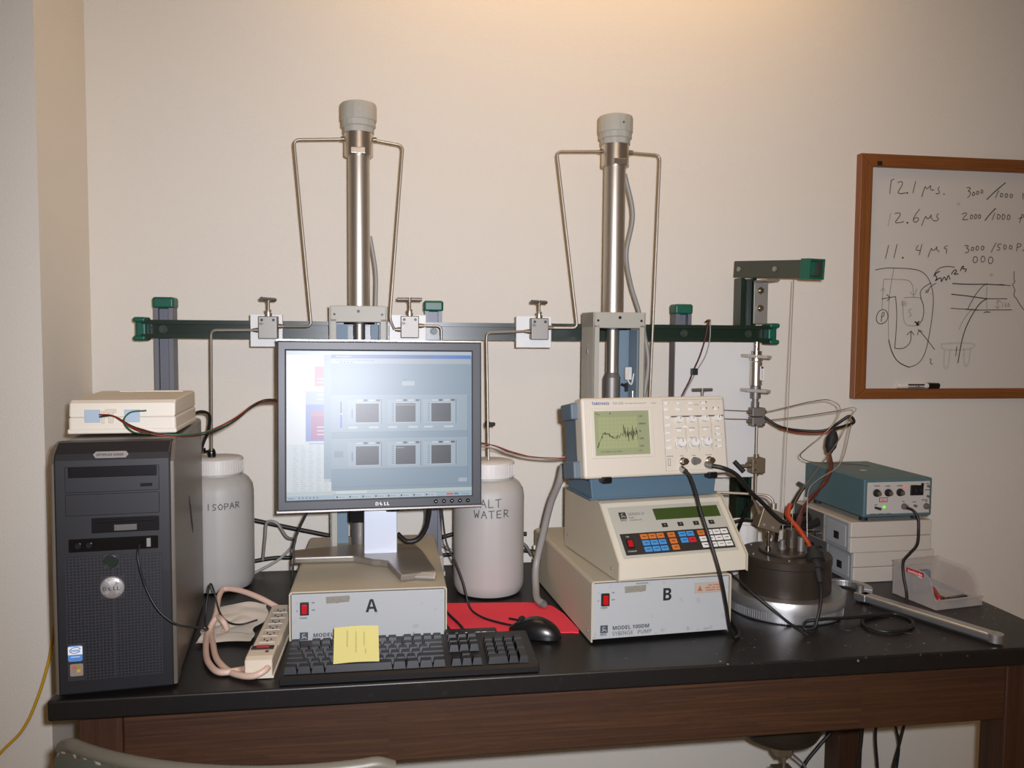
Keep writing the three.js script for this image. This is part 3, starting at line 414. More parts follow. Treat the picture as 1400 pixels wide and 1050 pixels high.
  // stand: hinge block, silver neck and the flat two-armed foot
  part('hinge', merge(rb(0.09, 0.05, 0.05, 0.006, 0.005, 0.145, -0.09), rb(0.035, 0.045, 0.03, 0.004, -0.055, 0.1, -0.12), rb(0.028, 0.02, 0.05, 0.004, 0.022, 0.124, -0.06)), M.blackGloss, t);
  part('neck', merge(rb(0.07, 0.2, 0.012, 0.002, 0, 0, 0).rotateX(-0.06).translate(-0.004, 0.106, -0.098)), std(0xb9bfca, 0.4, 0.2), t);
  const foot = [[-0.186, 0.062], [-0.178, 0.073], [-0.06, 0.068], [-0.045, 0.058], [-0.02, 0.036], [-0.004, 0.03], [0.01, 0.02], [0.036, -0.08], [0.107, -0.06], [0.086, 0.1], [0.07, 0.165], [-0.06, 0.172], [-0.19, 0.135]];
  part('foot_plate', ext(foot.map(([a, z]) => [a, z]).reverse(), 0.014, 0.004).rotateX(-Math.PI / 2).translate(0, 0.001, 0), std(0x8d857a, 0.34, 0.45), t);
  part('foot_trim', merge(rb(0.12, 0.0055, 0.005, 0.002, -0.12, 0.0132, -0.0685), rb(0.072, 0.008, 0.016, 0.003, 0, 0, 0).rotateX(0.5).rotateY(-0.27).translate(0.07, 0.009, 0.066)), M.silver, t);
}

// ---------------------------------------------------------------- keyboard, mouse, pad, note
{
  const t = thing('computer_keyboard', 'black wired computer keyboard at the table front edge', 'keyboard', [0.04, TT, -1.381], 0.0);
  const tilt = 0.075, W = 0.442, D = 0.152;
  const inner = (g) => g.rotateX(tilt);
  const case_ = part('case', merge(side([[0, 0.002], [0.0, 0.011], [-0.006, 0.015], [-D + 0.01, 0.024], [-D, 0.02], [-D, 0.006], [-0.02, 0.0]].map(([z, y]) => [z, y]), W, 0.002), rb(0.1, 0.016, 0.02, 0.004, 0.115, 0.018, -D - 0.002)), M.black, t);
  part('spacebar_gap', box(0.002, 0.001, 0.002, 0, 0.0165, -0.03), M.black, case_);
  print(case_, 0.06, 0.007, 5000, (g, w, h) => { g.fillStyle = '#d8d6cf'; [[0, 12], [13.5, 9], [24, 11], [36.5, 9], [47, 11]].forEach(([a, b]) => g.fillRect(a, 2.4, b * 0.78, 2.2)); }, [0.118, 0.0262, -D + 0.016], [-Math.PI / 2 + 0.1, 0, 0]);
  const caps = {};
  const keycap = (w, d) => caps[w + '_' + d] ??= (() => {
    const g = flat(new THREE.BoxGeometry(w, 0.0115, d)), p = g.attributes.position;
    for (let i = 0; i < p.count; i++) if (p.getY(i) > 0) { p.setX(i, p.getX(i) - Math.sign(p.getX(i)) * 0.0021); p.setZ(i, p.getZ(i) * (1 - 0.0044 / d) - 0.0012); }
    g.computeVertexNormals(); return g;
  })();
  const km = std(0x0d0e10, 0.34);
  const u = 0.0182, x0 = -W / 2 + 0.0065;
  const top = (z) => 0.0155 + (-z) * 0.064 + 0.0055;
  const key = (x, z, w = 1, d = 1) => { const m = part('key', keycap(w * u - 0.0015, d * u - 0.0015), km, t); m.position.set(x0 + x * u + w * u / 2, top(z), z - (d - 1) * u / 2); m.rotation.x = 0.064; };
  const zr = (r) => -0.0175 - r * u * 1.0 - (r === 5 ? 0.007 : 0);
  let x = 0; const row = (r, ws, s = 0) => { x = s; for (const w of ws) { if (w > 0) key(x, zr(r), w); x += Math.abs(w); } };
  row(0, [1.25, 1.25, 1.25, 6.25, 1.25, 1.25, 1.25, 1.25]);
  row(1, [2.25, 1, 1, 1, 1, 1, 1, 1, 1, 1, 1, 2.75]); row(2, [1.75, 1, 1, 1, 1, 1, 1, 1, 1, 1, 1, 1, 2.25]);
  row(3, [1.5, 1, 1, 1, 1, 1, 1, 1, 1, 1, 1, 1, 1, 1.5]); row(4, [1, 1, 1, 1, 1, 1, 1, 1, 1, 1, 1, 1, 1, 2]);
  row(5, [1, -1, 1, 1, 1, 1, -0.5, 1, 1, 1, 1, -0.5, 1, 1, 1, 1]);
  row(5, [1, 1, 1], 15.5); row(4, [1, 1, 1], 15.5); row(3, [1, 1, 1], 15.5); row(1, [1], 16.5); row(0, [1, 1, 1], 15.5);
  row(4, [1, 1, 1, 1], 19); row(3, [1, 1, 1], 19); row(2, [1, 1, 1], 19); row(1, [1, 1, 1], 19); row(0, [2, 1], 19); key(22, zr(2), 1, 2); key(22, zr(0), 1, 2);
}
{
  const g = new THREE.PlaneGeometry(0.077, 0.074, 6, 10), p = g.attributes.position;
  for (let i = 0; i < p.count; i++) p.setZ(i, 0.0012 * Math.cos(p.getX(i) * 60) + 0.006 * Math.pow((p.getY(i) + 0.037) / 0.074, 2));
  g.computeVertexNormals();
  const m = single('sticky_note', 'yellow paper note with faint pencil marks leaning on the keyboard keys', 'note', merge(g, g.clone().translate(0, 0, -0.0003)), std(0xc6be78, 0.85), [-0.055, 0.8075, -1.426]);
  m.rotation.set(-1.08, 0.02, 0.03);
  print(m, 0.06, 0.06, 3000, (c) => { c.globalAlpha = 0.45; for (const [x, y, n] of [[38, 8, 6], [24, 6, 9], [9, 4, 7], [40, 44, 2]]) for (let i = 0; i < n; i++) scribble(c, [[x, y + i * 5], [x + 2 + rnd() * 2, y + i * 5 + 2], [x, y + i * 5 + 3.5], [x + 3, y + i * 5 + 4]], 0.7, '#5d5a48'); c.globalAlpha = 1; }, [0.004, 0, 0.0062], [0.06, 0, 0], 0.9, 'pencil_writing');
}
{
  const g = ext([[0.112, -0.19], [0.118, -0.06], [0.128, -0.002], [0.36, 0.018], [0.372, 0.022], [0.376, 0.005], [0.366, -0.09], [0.352, -0.14], [0.325, -0.165], [0.3, -0.172]].map(([x, z]) => [x - 0.24, -(z - 0.0)]).map(([x, y]) => [x, y]).reverse(), 0.0025, 0.0006).rotateX(-Math.PI / 2);
  single('mouse_pad', 'bright red mouse pad on the table under the mouse', 'mouse pad', g, M.red, [0.24, TT, -1.578]);
}
{
  const t = thing('computer_mouse', 'black wired mouse sitting on the red mouse pad edge', 'mouse', [0.284, TT + 0.001, -1.55], 0.95);
  const g = new THREE.SphereGeometry(1, 40, 24), p = g.attributes.position;
  for (let i = 0; i < p.count; i++) { let x = p.getX(i), y = p.getY(i), z = p.getZ(i); const w = 0.031 * (1 - 0.12 * z * z) * (1 + 0.06 * -z), h = y > 0 ? 0.035 * (1 - 0.30 * Math.max(0, -z)) : 0.004; p.setXYZ(i, Math.sign(x) * Math.pow(Math.abs(x), 0.85) * w * 0.92, 0.004 + y * h, z * 0.054 * (z < 0 ? 1.05 : 1)); }
  g.computeVertexNormals();
  const sh = part('shell', g, std(0x131314, 0.28), t);
  part('wheel', cyl(0.0065, 0.0065, 0.006, 0, 0.029, -0.03, 'x'), M.rubber, t); part('button_gap', box(0.0008, 0.004, 0.034, 0, 0.026, -0.041).rotateX(0), M.black, t);
}

// ---------------------------------------------------------------- computer tower and the white box on it
{
  const t = thing('computer_tower', 'dark grey computer tower with perforated front at the table left end', 'computer', [-0.436, TT, -1.387], 0.11);
  const W = 0.183, H = 0.41, D = 0.435;
  part('case', merge(rb(W - 0.002, H - 0.006, D - 0.035, 0.008, 0, H / 2, -D / 2 - 0.018, 3)), M.pcSide, t);
  const bz = part('front_bezel', side([[0, 0.008], [0.001, 0.2], [-0.001, 0.384], [-0.006, 0.394], [-0.03, 0.4095], [-0.045, 0.411], [-0.045, 0.004], [-0.004, 0.004]], W - 0.012, 0.0025), M.charcoal, t);
  for (const s of [-1, 1]) part('side_trim', side([[-0.006, 0.006], [-0.003, 0.2], [-0.008, 0.378], [-0.03, 0.406], [-0.05, 0.41], [-0.05, 0.005]], 0.008, 0.002).translate(s * (W / 2 - 0.004), 0, 0), M.pcSide, t);
  const f = 0.0016;
  part('optical_drive', rb(0.138, 0.041, 0.004, 0.001, 0, 0.3655 - 0.012, 0.0005), M.charcoal, bz); part('drive_tray', merge(rb(0.13, 0.017, 0.003, 0.001, 0.001, 0.3655, 0.0022), rb(0.018, 0.005, 0.003, 0.001, 0.05, 0.3425, 0.0025)), M.charcoalGloss, bz);
  part('drive_blank', rb(0.138, 0.034, 0.004, 0.001, 0, 0.313, 0.0012), M.charcoal, bz);
  part('floppy_drive', merge(rb(0.1, 0.024, 0.004, 0.001, 0.018, 0.279, 0.0008), rb(0.09, 0.004, 0.003, 0.001, 0.018, 0.2855, 0.0022)), M.charcoalGloss, bz); part('drive_lever', rb(0.034, 0.01, 0.004, 0.001, 0.018, 0.2745, 0.0022), std(0x55534f, 0.4), bz);
  part('port_panel', rb(0.132, 0.021, 0.003, 0.001, 0, 0.248, 0.0008), M.blackGloss, bz);
  for (const [x, r] of [[-0.052, 0.0045], [-0.036, 0.0045]]) part('audio_jack', cyl(r, r, 0.003, x, 0.248, 0.0026, 'z', 16), std(0x2b2f33, 0.2, 0.5), bz);
  part('usb_port', merge(box(0.006, 0.014, 0.002, 0.052, 0.248, 0.0026)), M.dullsteel, bz);
  part('badge', ext([[-0.026, 0], [-0.022, -0.006], [0.022, -0.006], [0.026, 0], [0.022, 0.005], [-0.022, 0.005]], 0.002).rotateX(-0.5).translate(-0.002, 0.392, -0.002), M.silver, bz);
  print(bz, 0.044, 0.007, 5000, (g) => word(g, 'OPTIPLEX GX620', 1, 5.6, 5.2, '#26262a', 'bold', 'left', 'sans-serif', 0.98), [-0.002, 0.3925, 0.0004], [-0.5, 0, 0]);
  // punched grille: a lattice of fine bars standing proud of a black backing, holes too small to pick apart
  part('grille_backing', box(0.142, 0.2, 0.001, 0, 0.13, 0.0018), M.black, bz);
  const bars = [];
  for (let c = 0; c <= 27; c++) bars.push(box(0.0017, 0.2, 0.003, -0.0702 + c * 0.0052, 0.13, 0.0036));
  for (let r = 0; r <= 40; r++) bars.push(box(0.142, 0.0017, 0.003, 0, 0.0308 + r * 0.00496, 0.0034));
  bars.push(rb(0.004, 0.19, 0.0034, 0.001, -0.001, 0.125, 0.0036), rb(0.026, 0.062, 0.0036, 0.001, -0.0585, 0.0605, 0.0036), rb(0.024, 0.024, 0.0036, 0.001, -0.004, 0.2205, 0.0036), rb(0.038, 0.038, 0.0036, 0.001, -0.003, 0.178, 0.0034));
  const gr = part('grille', merge(...bars), std(0x303034, 0.35), bz); gr.userData.kind = 'stuff';
  part('power_button', merge(cyl(0.009, 0.009, 0.003, -0.004, 0.221, 0.006, 'z'), new THREE.TorusGeometry(0.0095, 0.0015, 8, 24).translate(-0.004, 0.221, 0.006)), std(0x1d2620, 0.3), bz);
  const em = part('round_emblem', lathe([[0, 0.004], [0.012, 0.0036], [0.0165, 0.002], [0.018, 0]], 40).rotateX(Math.PI / 2).translate(-0.003, 0.178, 0.0052), M.silver, bz);
  print(bz, 0.03, 0.012, 6000, (g) => { word(g, 'D', 1, 9, 8.6, '#3a3a3e', 'bold', 'left', 'sans-serif', 1.1); word(g, 'LL', 16.6, 9, 8.6, '#3a3a3e', 'bold', 'left', 'sans-serif', 1.15); g.save(); g.translate(12.2, 6); g.rotate(-0.6); word(g, 'E', -3, 3, 8.2, '#3a3a3e', 'bold'); g.restore(); }, [-0.003, 0.178, 0.0098]);
  print(bz, 0.021, 0.026, 5000, (g) => { g.fillStyle = '#4f86c8'; g.beginPath(); g.roundRect(0, 0, 21, 26, 3); g.fill(); g.fillStyle = '#e8ecf0'; g.fillRect(0, 2, 21, 13); g.strokeStyle = '#1c5aa0'; g.lineWidth = 1; g.beginPath(); g.ellipse(10.5, 8, 8, 4.6, -0.1, 0.5, 6.1); g.stroke(); word(g, 'intel', 10.5, 10, 6, '#1c4f90', 'bold', 'center'); g.fillStyle = '#cfe0f2'; g.fillRect(4, 18, 13, 1.2); }, [-0.059, 0.0755, 0.0057]);
  print(bz, 0.019, 0.022, 5000, (g) => { g.fillStyle = '#8d7a68'; g.beginPath(); g.roundRect(0, 0, 19, 20, 2); g.fill(); for (const [c, x, y] of [['#c4512c', 4, 4], ['#7f8a34', 10, 3], ['#5d7fa8', 4, 10], ['#c79b30', 10, 9]]) { g.fillStyle = c; g.beginPath(); g.moveTo(x, y + 1); g.quadraticCurveTo(x + 2.5, y - 1, x + 5, y + 0.6); g.lineTo(x + 4.6, y + 5.4); g.quadraticCurveTo(x + 2, y + 4, x - 0.4, y + 6); g.fill(); } }, [-0.0575, 0.0475, 0.0057]);
  const rub = std(0x554e46, 0.5, 0.2);
  part('side_vent', merge(...Array.from({ length: 9 }, (_, i) => rb(0.0015, 0.03 - Math.abs(i - 4) * 0.003, 0.003, 0.0007, W / 2 - 0.0008, 0.275 - i * 0.008, -0.2 - i * 0.006))), M.charcoal, t);
}
{
  const t = thing('terminal_box', 'cream plastic terminal box resting on top of the computer tower', 'box', [-0.456, 1.1715, -1.508], 0.05);
  const W = 0.174, D = 0.2;
  part('lower_shell', rb(W, 0.03, D, 0.005, 0, 0.015, -D / 2, 3), M.offwhite, t);
  const lid = part('lid', merge(side([[-0.001, 0.03], [-0.004, 0.053], [-0.012, 0.058], [-D + 0.012, 0.062], [-D + 0.002, 0.058], [-D, 0.03]].map(([a, b]) => [a, b]), W - 0.002, 0.003)), M.offwhite, t);
  part('lid_ridge', rb(0.115, 0.002, 0.01, 0.0008, 0.012, 0.0625, -D + 0.028), M.offwhite, lid);
  part('base_lip', rb(W + 0.003, 0.009, D + 0.003, 0.003, 0, 0.0048, -D / 2, 3), M.offwhite, t);
  const win = std(0x9fb0bd, 0.4);
  for (const [x, w] of [[-0.048, 0.025], [0.016, 0.025]]) part('terminal_window', merge(rb(w, 0.022, 0.003, 0.0008, x, 0.031, 0.0005)), win, t);
  part('center_clip', merge(rb(0.008, 0.02, 0.004, 0.001, -0.018, 0.029, 0.001), rb(0.018, 0.006, 0.003, 0.001, -0.018, 0.04, 0.001), rb(0.005, 0.022, 0.003, 0.001, -0.031, 0.029, 0.001)), M.ivory, t);
  print(lid, 0.05, 0.006, 4000, (g) => { g.fillStyle = '#7b7466'; for (let i = 0; i < 13; i++) g.fillRect(i * 3.8, 1.5, 2.6 + rnd(), 2); }, [-0.018, 0.061, -0.075], [-Math.PI / 2 + 0.02, 0, 0]);
}

// ---------------------------------------------------------------- power strip, cloth, chair, yellow cord
{
  const t = thing('power_strip', 'cream power strip with lit red switch left of the keyboard', 'power strip', [-0.2185, TT, -1.415], -0.02);
  const L = 0.3;
  part('housing', merge(side([[0, 0.002], [0, 0.034], [-0.012, 0.037], [-0.06, 0.037], [-0.075, 0.031], [-L + 0.004, 0.031], [-L, 0.028], [-L, 0.002]], 0.046, 0.003), box(0.05, 0.004, L - 0.004, 0, 0.003, -L / 2)), M.ivory, t);
  const sw = part('switch_frame', rb(0.038, 0.004, 0.014, 0.001, 0, 0.0375, -0.046), M.black, t); part('rocker', rb(0.022, 0.006, 0.01, 0.0015, 0, 0.0385, -0.046), std(0x8c1219, 0.3, 0, { emissive: 0x8c0d10, emissiveIntensity: 0.15 }), sw);
  part('reset_button', cyl(0.003, 0.003, 0.002, 0.01, 0.0378, -0.028), std(0x5a1512, 0.4), t);
  for (let i = 0; i < 6; i++) { const z = -0.1 - i * 0.032; const o = part('outlet', rb(0.028, 0.002, 0.024, 0.0008, 0, 0.0312, z), M.cream, t); part('slots', merge(box(0.0022, 0.001, 0.008, -0.006, 0.0324, z), box(0.0022, 0.001, 0.0065, 0.006, 0.0324, z), cyl(0.0023, 0.0023, 0.001, 0, 0.0324, z + 0.008)), M.charcoal, o); }
  part('cord', tube([[0.016, 0.02, -0.002], [0.012, 0.0185, 0.008], [-0.004, 0.012, 0.012], [-0.04, 0.0075, -0.01], [-0.08, 0.0075, -0.068], [-0.11, 0.0075, -0.16], [-0.126, 0.012, -0.22], [-0.126, 0.03, -0.262], [-0.134, 0.045, -0.33], [-0.13, 0.05, -0.355], [-0.1, 0.05, -0.345], [-0.05, 0.04, -0.318], [-0.006, 0.022, -0.298]], 0.0056, 130, 12), M.cordBeige, t);
  part('cord_loop', tube([[-0.02, 0.018, -0.006], [-0.034, 0.01, -0.02], [-0.066, 0.0075, -0.02], [-0.094, 0.0075, -0.06], [-0.118, 0.0075, -0.14], [-0.128, 0.014, -0.205], [-0.118, 0.032, -0.23], [-0.102, 0.03, -0.212], [-0.096, 0.014, -0.215], [-0.104, 0.009, -0.222]], 0.0056, 110, 12), M.cordBeige, t);
}
{
  const g = new THREE.PlaneGeometry(0.1, 0.19, 40, 44).rotateX(-Math.PI / 2), p = g.attributes.position;
  for (let i = 0; i < p.count; i++) {
    const x = p.getX(i), z = p.getZ(i), k = Math.max(0, -z / 0.095);
    p.setY(i, 0.004 + 0.014 * k * (0.7 + 0.4 * noise(x * 7, z * 6)) + 0.003 * Math.abs(noise(x * 12 + 5, z * 9)) + (z > 0.05 ? 0.002 : 0)); p.setX(i, x + 0.012 * noise(z * 12, 3) - z * 0.1); p.setZ(i, z + 0.014 * noise(x * 11, 7));
  }
  g.computeVertexNormals();
  single('paper_towel', 'crumpled white paper towel lying behind the power strip cord', 'paper towel', g, std(0xcfc8bb, 0.9, 0, { side: THREE.DoubleSide }), [-0.306, TT + 0.001, -1.665]);
}
{
  const t = thing('metal_chair', 'grey green painted metal chair with chipped curved backrest in front', 'chair', [-0.25, 0, -0.944], -0.25);
  const R = 0.52, th = 0.018, half = 0.46;                     // curved back panel, bulging to the camera
  const g = new THREE.BoxGeometry(1, 1, 1, 32, 8, 1), p = g.attributes.position, top = 0.80, bot = 0.52;
  for (let i = 0; i < p.count; i++) {
    const a = p.getX(i) * 2 * half, v = p.getY(i) + 0.5, ex = Math.max(0, Math.abs(a) - (half - 0.05)) / 0.05, r = R + p.getZ(i) * th;
    const y = bot + v * (top - bot) + (v - 0.5) * -0.045 * (1 - Math.sqrt(Math.max(0, 1 - ex * ex)));
    p.setXYZ(i, Math.sin(a) * r, y, Math.cos(a) * r - R - 0.1);
  }
  g.computeVertexNormals();
  const chip = canvasTex(1024, 512, (c, W, H) => { c.fillStyle = '#54574d'; c.fillRect(0, 0, W, H); for (let i = 0; i < 2500; i++) { c.globalAlpha = 0.05; c.fillStyle = rnd() < 0.5 ? '#7d8075' : '#51544a'; c.fillRect(rnd() * W, rnd() * H, 2 + rnd() * 9, 2 + rnd() * 5); } c.globalAlpha = 0.9; for (let i = 0; i < 60; i++) { c.fillStyle = rnd() < 0.5 ? '#a39c8a' : '#5b4632'; c.fillRect(rnd() * W, rnd() * 8, 4 + rnd() * 16, 2 + rnd() * 5); } c.globalAlpha = 1; });
  part('backrest', g, std(0xffffff, 0.42, 0.1, { map: chip }), t);
  part('backrest_rim', tube(Array.from({ length: 25 }, (_, i) => { const a = (i / 12 - 1) * (half - 0.012); const e = Math.max(0, Math.abs(a) - (half - 0.05)) / 0.05; return [Math.sin(a) * R, top + 0.001 - 0.0225 * (1 - Math.sqrt(Math.max(0, 1 - e * e))), Math.cos(a) * R - R - 0.1]; }), 0.0095, 80, 10), std(0x5f5b4f, 0.45, 0.1), t);
  part('seat', rb(0.4, 0.02, 0.38, 0.008, 0, 0.44, -0.31), M.capGrey, t);
  for (const [x, z, h, zt] of [[-0.19, -0.125, 0.6, -0.15], [0.19, -0.125, 0.6, -0.15], [-0.19, -0.48, 0.44, -0.47], [0.19, -0.48, 0.44, -0.47]]) part('leg', between([x, 0, z], [x, h, zt], 0.011), M.capGrey, t);
}
single('yellow_cable', 'yellow network cable hanging along the wall at far left', 'cable', tube([[-0.69, 1.02, -1.93], [-0.682, 0.9, -1.86], [-0.685, 0.82, -1.818], [-0.69, 0.746, -1.812], [-0.7, 0.669, -1.808], [-0.727, 0.577, -1.806], [-0.756, 0.516, -1.806], [-0.81, 0.455, -1.806], [-0.86, 0.3, -1.806], [-0.88, 0.03, -1.8]], 0.0032, 90, 8), M.yellow);

// ---------------------------------------------------------------- pump controller
const CTL = { x: 0.567, y: TT + 0.1225, z: -1.503, ry: 0.15 };
{
  const t = thing('pump_controller', 'beige sloped pump controller with green display and coloured keypad', 'controller', [CTL.x, CTL.y, CTL.z], CTL.ry);
  const W = 0.28, a = Math.atan2(0.131 - 0.034, 0.096), S = Math.hypot(0.097, 0.096);
  part('housing', side([[0, 0.004], [0, 0.034], [-0.096, 0.131], [-0.108, 0.134], [-0.278, 0.137], [-0.282, 0.132], [-0.282, 0.004]], W - 0.006, 0.002), M.beigeLight, t);
  for (const s of [-1, 1]) part('side_cheek', side([[0.003, 0.002], [0.003, 0.036], [-0.095, 0.1345], [-0.108, 0.137], [-0.28, 0.1375], [-0.285, 0.133], [-0.285, 0.002]], 0.003, 0.0008).translate(s * (W / 2 - 0.0015), 0, 0), M.beige, t);
  for (const [x, z] of [[-0.11, -0.03], [0.11, -0.03], [-0.11, -0.27], [0.11, -0.27]]) part('foot', cyl(0.008, 0.008, 0.006, x, 0.003, z), M.rubber, t);
  const face = part('face_plate', rb(W - 0.03, S - 0.022, 0.002, 0.0008, 0, 0, 0), std(0xa9a698, 0.5), t);
  face.position.set(0, 0.034 + 0.0485 + 0.0004, -0.048 + 0.0005); face.rotation.x = -(Math.PI / 2 - a);
  const fw = W - 0.03, fh = S - 0.022, at = (px, py) => [px / 1000 - fw / 2, fh / 2 - py / 1000, 0];
  part('display', rb(0.146, 0.026, 0.002, 0.0006, at(168, 0)[0], at(0, 22)[1], 0.0012), std(0x3a4a20, 0.25), face);
  part('keypad', rb(0.238, 0.047, 0.0016, 0.0006, at(126, 0)[0], at(0, 85)[1], 0.001), std(0x2c2723, 0.5), face);
  const KC = { o: std(0xc06a2a, 0.5), b: std(0x3f86bd, 0.5), r: std(0xbd2128, 0.5), w: std(0xd3d0c8, 0.5), k: std(0x26221f, 0.5) };
  const kg = rb(0.0155, 0.011, 0.0016, 0.0005);
  const kk = (c, x, y) => { const m = part('key', kg, KC[c], face); m.position.set(at(x, 0)[0], at(0, y)[1], 0.0022); part('key_mark', box(0.008, 0.0014, 0.0003, at(x, 0)[0], at(0, y)[1], 0.0031), KC.k, face); };
  for (let i = 0; i < 3; i++) { kk('o', 56 + i * 17.6, 71); kk('b', 56 + i * 17.6, 85); kk('b', 56 + i * 17.6, 99); kk('o', 115, 71 + i * 14); }
  kk('b', 139, 71); kk('b', 156.6, 71); kk('b', 139, 85); kk('r', 156.6, 85); kk('o', 181, 71);
  for (let r = 0; r < 3; r++) for (let c = 0; c < 4; c++) if (r || c) kk('w', 181 + c * 17.4, 71 + r * 14);
  for (const [i, x] of [[0, 109], [1, 144], [2, 179], [3, 214]]) { part('soft_key', rb(0.012, 0.009, 0.0016, 0.0005, at(x, 0)[0], at(0, 48)[1], 0.0016), KC.k, face); part('key_mark', box(0.003, 0.003, 0.0003, at(x, 0)[0], at(0, 48)[1], 0.0025), std(0x77736a, 0.6), face); }
  part('standby_switch', rb(0.014, 0.019, 0.004, 0.001, at(22, 0)[0], at(0, 85)[1], 0.002), M.black, face); part('rocker', rb(0.01, 0.014, 0.005, 0.0015, at(22, 0)[0], at(0, 85)[1], 0.0035), M.switchRed, face);
  print(face, fw, fh, 3000, (g) => { logo(g, 18, 14, 15, '#2d2b2a', '#a9a698'); word(g, 'SERIES D', 37, 22, 7.6, '#6b6a64', 'normal', 'left', 'sans-serif', 1.2); word(g, 'PUMP', 37, 29, 4.4, '#6b6a64', 'normal'); word(g, 'CONTROLLER', 37, 34.5, 4.4, '#6b6a64', 'normal'); word(g, 'ON', 17, 71, 4.4, '#c9c4b8', 'normal'); word(g, 'STANDBY', 12, 103, 4.4, '#c9c4b8', 'normal'); }, [0, 0, 0.0021]);
  for (const [y, z] of [[0.02, -0.028], [0.03, -0.26]]) part('screw', cyl(0.003, 0.003, 0.002, -W / 2 - 0.0008, y, z, 'x', 10), M.zinc, t);
}

// ---------------------------------------------------------------- oscilloscope on its blue case
const CT = CTL.y + 0.1378;
{
  const t = thing('instrument_case', 'flat steel blue case between the oscilloscope and the pump controller', 'case', [0.536, CT, -1.597], 0.15);
  part('shell', merge(ext([[-0.137, 0.0005], [0.137, 0.0005], [0.142, 0.046], [-0.142, 0.046]], 0.012, 0.002).translate(0, 0, -0.012), rb(0.276, 0.034, 0.12, 0.003, 0, 0.018, -0.07)), M.scopeBlue, t);
  part('bottom_flange', rb(0.285, 0.004, 0.13, 0.001, 0, 0.003, -0.064), M.scopeBlue, t);
}
{
  const lean = 0.16, t = thing('oscilloscope', 'beige digital oscilloscope with jagged trace on its green screen', 'oscilloscope', [0.527, CT + 0.051, -1.545], 0.15);
  const L = (m) => { m.rotation.x = -lean; return m; };
  const W = 0.314, H = 0.156;
  const body = L(part('front_housing', rb(W, H, 0.04, 0.006, 0, H / 2 + 0.002, -0.02, 3), M.scope, t));
  const rear = L(part('rear_housing', merge(rb(W - 0.012, H - 0.012, 0.085, 0.01, 0, H / 2 + 0.002, -0.078), rb(0.02, 0.032, 0.06, 0.004, -W / 2 - 0.004, H - 0.022, -0.05), rb(0.02, 0.034, 0.06, 0.004, -W / 2 - 0.004, 0.02, -0.05)), M.scopeGrey, t));
  const bx = -W / 2, by = H + 0.002, F = (px, py, z = 0) => [bx + px / 1000, by - py / 1000, z];
  // screen with its sloped surround
  part('screen_surround', merge(ext(rect(F(16, 0)[0], F(0, 118)[1], F(150, 0)[0], F(0, 20)[1]), 0.003, 0.001, [rect(F(25, 0)[0], F(0, 112)[1], F(141, 0)[0], F(0, 27)[1]).reverse()]).translate(0, 0, -0.0005)), M.scope, body);
  const tx = canvasTex(640, 480, (g) => {
    g.fillStyle = '#8a8f6c'; g.fillRect(0, 0, 640, 480); g.fillStyle = '#93986f'; g.fillRect(40, 60, 460, 350); g.strokeStyle = '#7d8262'; g.lineWidth = 2;
    for (let i = 0; i <= 10; i++) { g.beginPath(); g.moveTo(40 + i * 46, 60); g.lineTo(40 + i * 46, 410); g.stroke(); } for (let i = 0; i <= 8; i++) { g.beginPath(); g.moveTo(40, 60 + i * 43.75); g.lineTo(500, 60 + i * 43.75); g.stroke(); }
    g.strokeStyle = '#23271c'; g.lineWidth = 4; g.beginPath(); let y = 400; for (let x = 20; x <= 500; x += 4) { const b = x < 90 ? 400 - (x - 20) * 1.9 : x < 330 ? 262 - 22 * Math.sin(x * 0.02) : 250; y = b + (rnd() - 0.5) * (x > 330 ? 210 : 60) * (x > 330 ? Math.abs(Math.sin(x * 0.06)) : 0.7); x === 20 ? g.moveTo(x, y) : g.lineTo(x, y); } g.stroke();
    g.fillStyle = '#3d4230'; for (const [i, s] of ['CH1', '500mV', 'M', '5.00', 'CH2'].entries()) { word(g, s, 520, 70 + i * 82, 26, '#353a2a'); } g.fillRect(20, 18, 16, 10); g.fillRect(180, 16, 14, 14); word(g, 'Tek', 30, 40, 22, '#555b40'); word(g, 'CH1 500mV   M 5.00us', 60, 450, 24, '#5a6046'); word(g, 'CH1', 500, 450, 24, '#5a6046');
  });
  part('screen', new THREE.PlaneGeometry(0.116, 0.085).translate(F(83, 0)[0], F(0, 69.5)[1], 0.0004), std(0xffffff, 0.3, 0, { map: tx }), body);
  print(body, 0.14, 0.014, 4000, (g) => { word(g, 'Tektronix', 1, 9, 8.4, '#3c4486', 'bold', 'left', 'sans-serif', 0.95); word(g, 'TDS 220', 45, 8.6, 6.4, '#6b6a66', 'normal'); word(g, 'TWO CHANNEL DIGITAL OSCILLOSCOPE', 71, 8.4, 2.6, '#7a7872', 'normal'); word(g, '100 MHz', 127, 8.4, 3, '#6b6a66', 'normal'); }, [F(90, 0)[0], F(0, 12)[1], 0.0004]);
  const btn = rb(0.0095, 0.0065, 0.004, 0.0012), bt = (x, y) => { const m = part('button', btn, M.white, body); m.position.set(...F(x, y, 0.001)); };
  for (let i = 0; i < 5; i++) bt(182, 42 + i * 15); for (const y of [14, 26]) for (const x of [180, 207, 235, 264]) bt(x, y); bt(292, 26);
  for (const [x, y] of [[206, 68], [235, 68], [220.5, 61], [265, 67], [294, 66], [295, 78], [295.5, 90], [296, 102]]) bt(x, y);
  const kn = (x, y, r) => { const m = part('knob', lathe([[0, 0.012], [r * 0.82, 0.0115], [r * 0.9, 0.01], [r, 0.001], [r * 1.1, 0]], 24).rotateX(Math.PI / 2), M.white, body); m.position.set(...F(x, y, 0)); const q = F(x, y); part('knob_mark', box(0.001, r * 0.7, 0.0006, q[0], q[1] + r * 0.4, 0.0122), M.charcoal, body); };
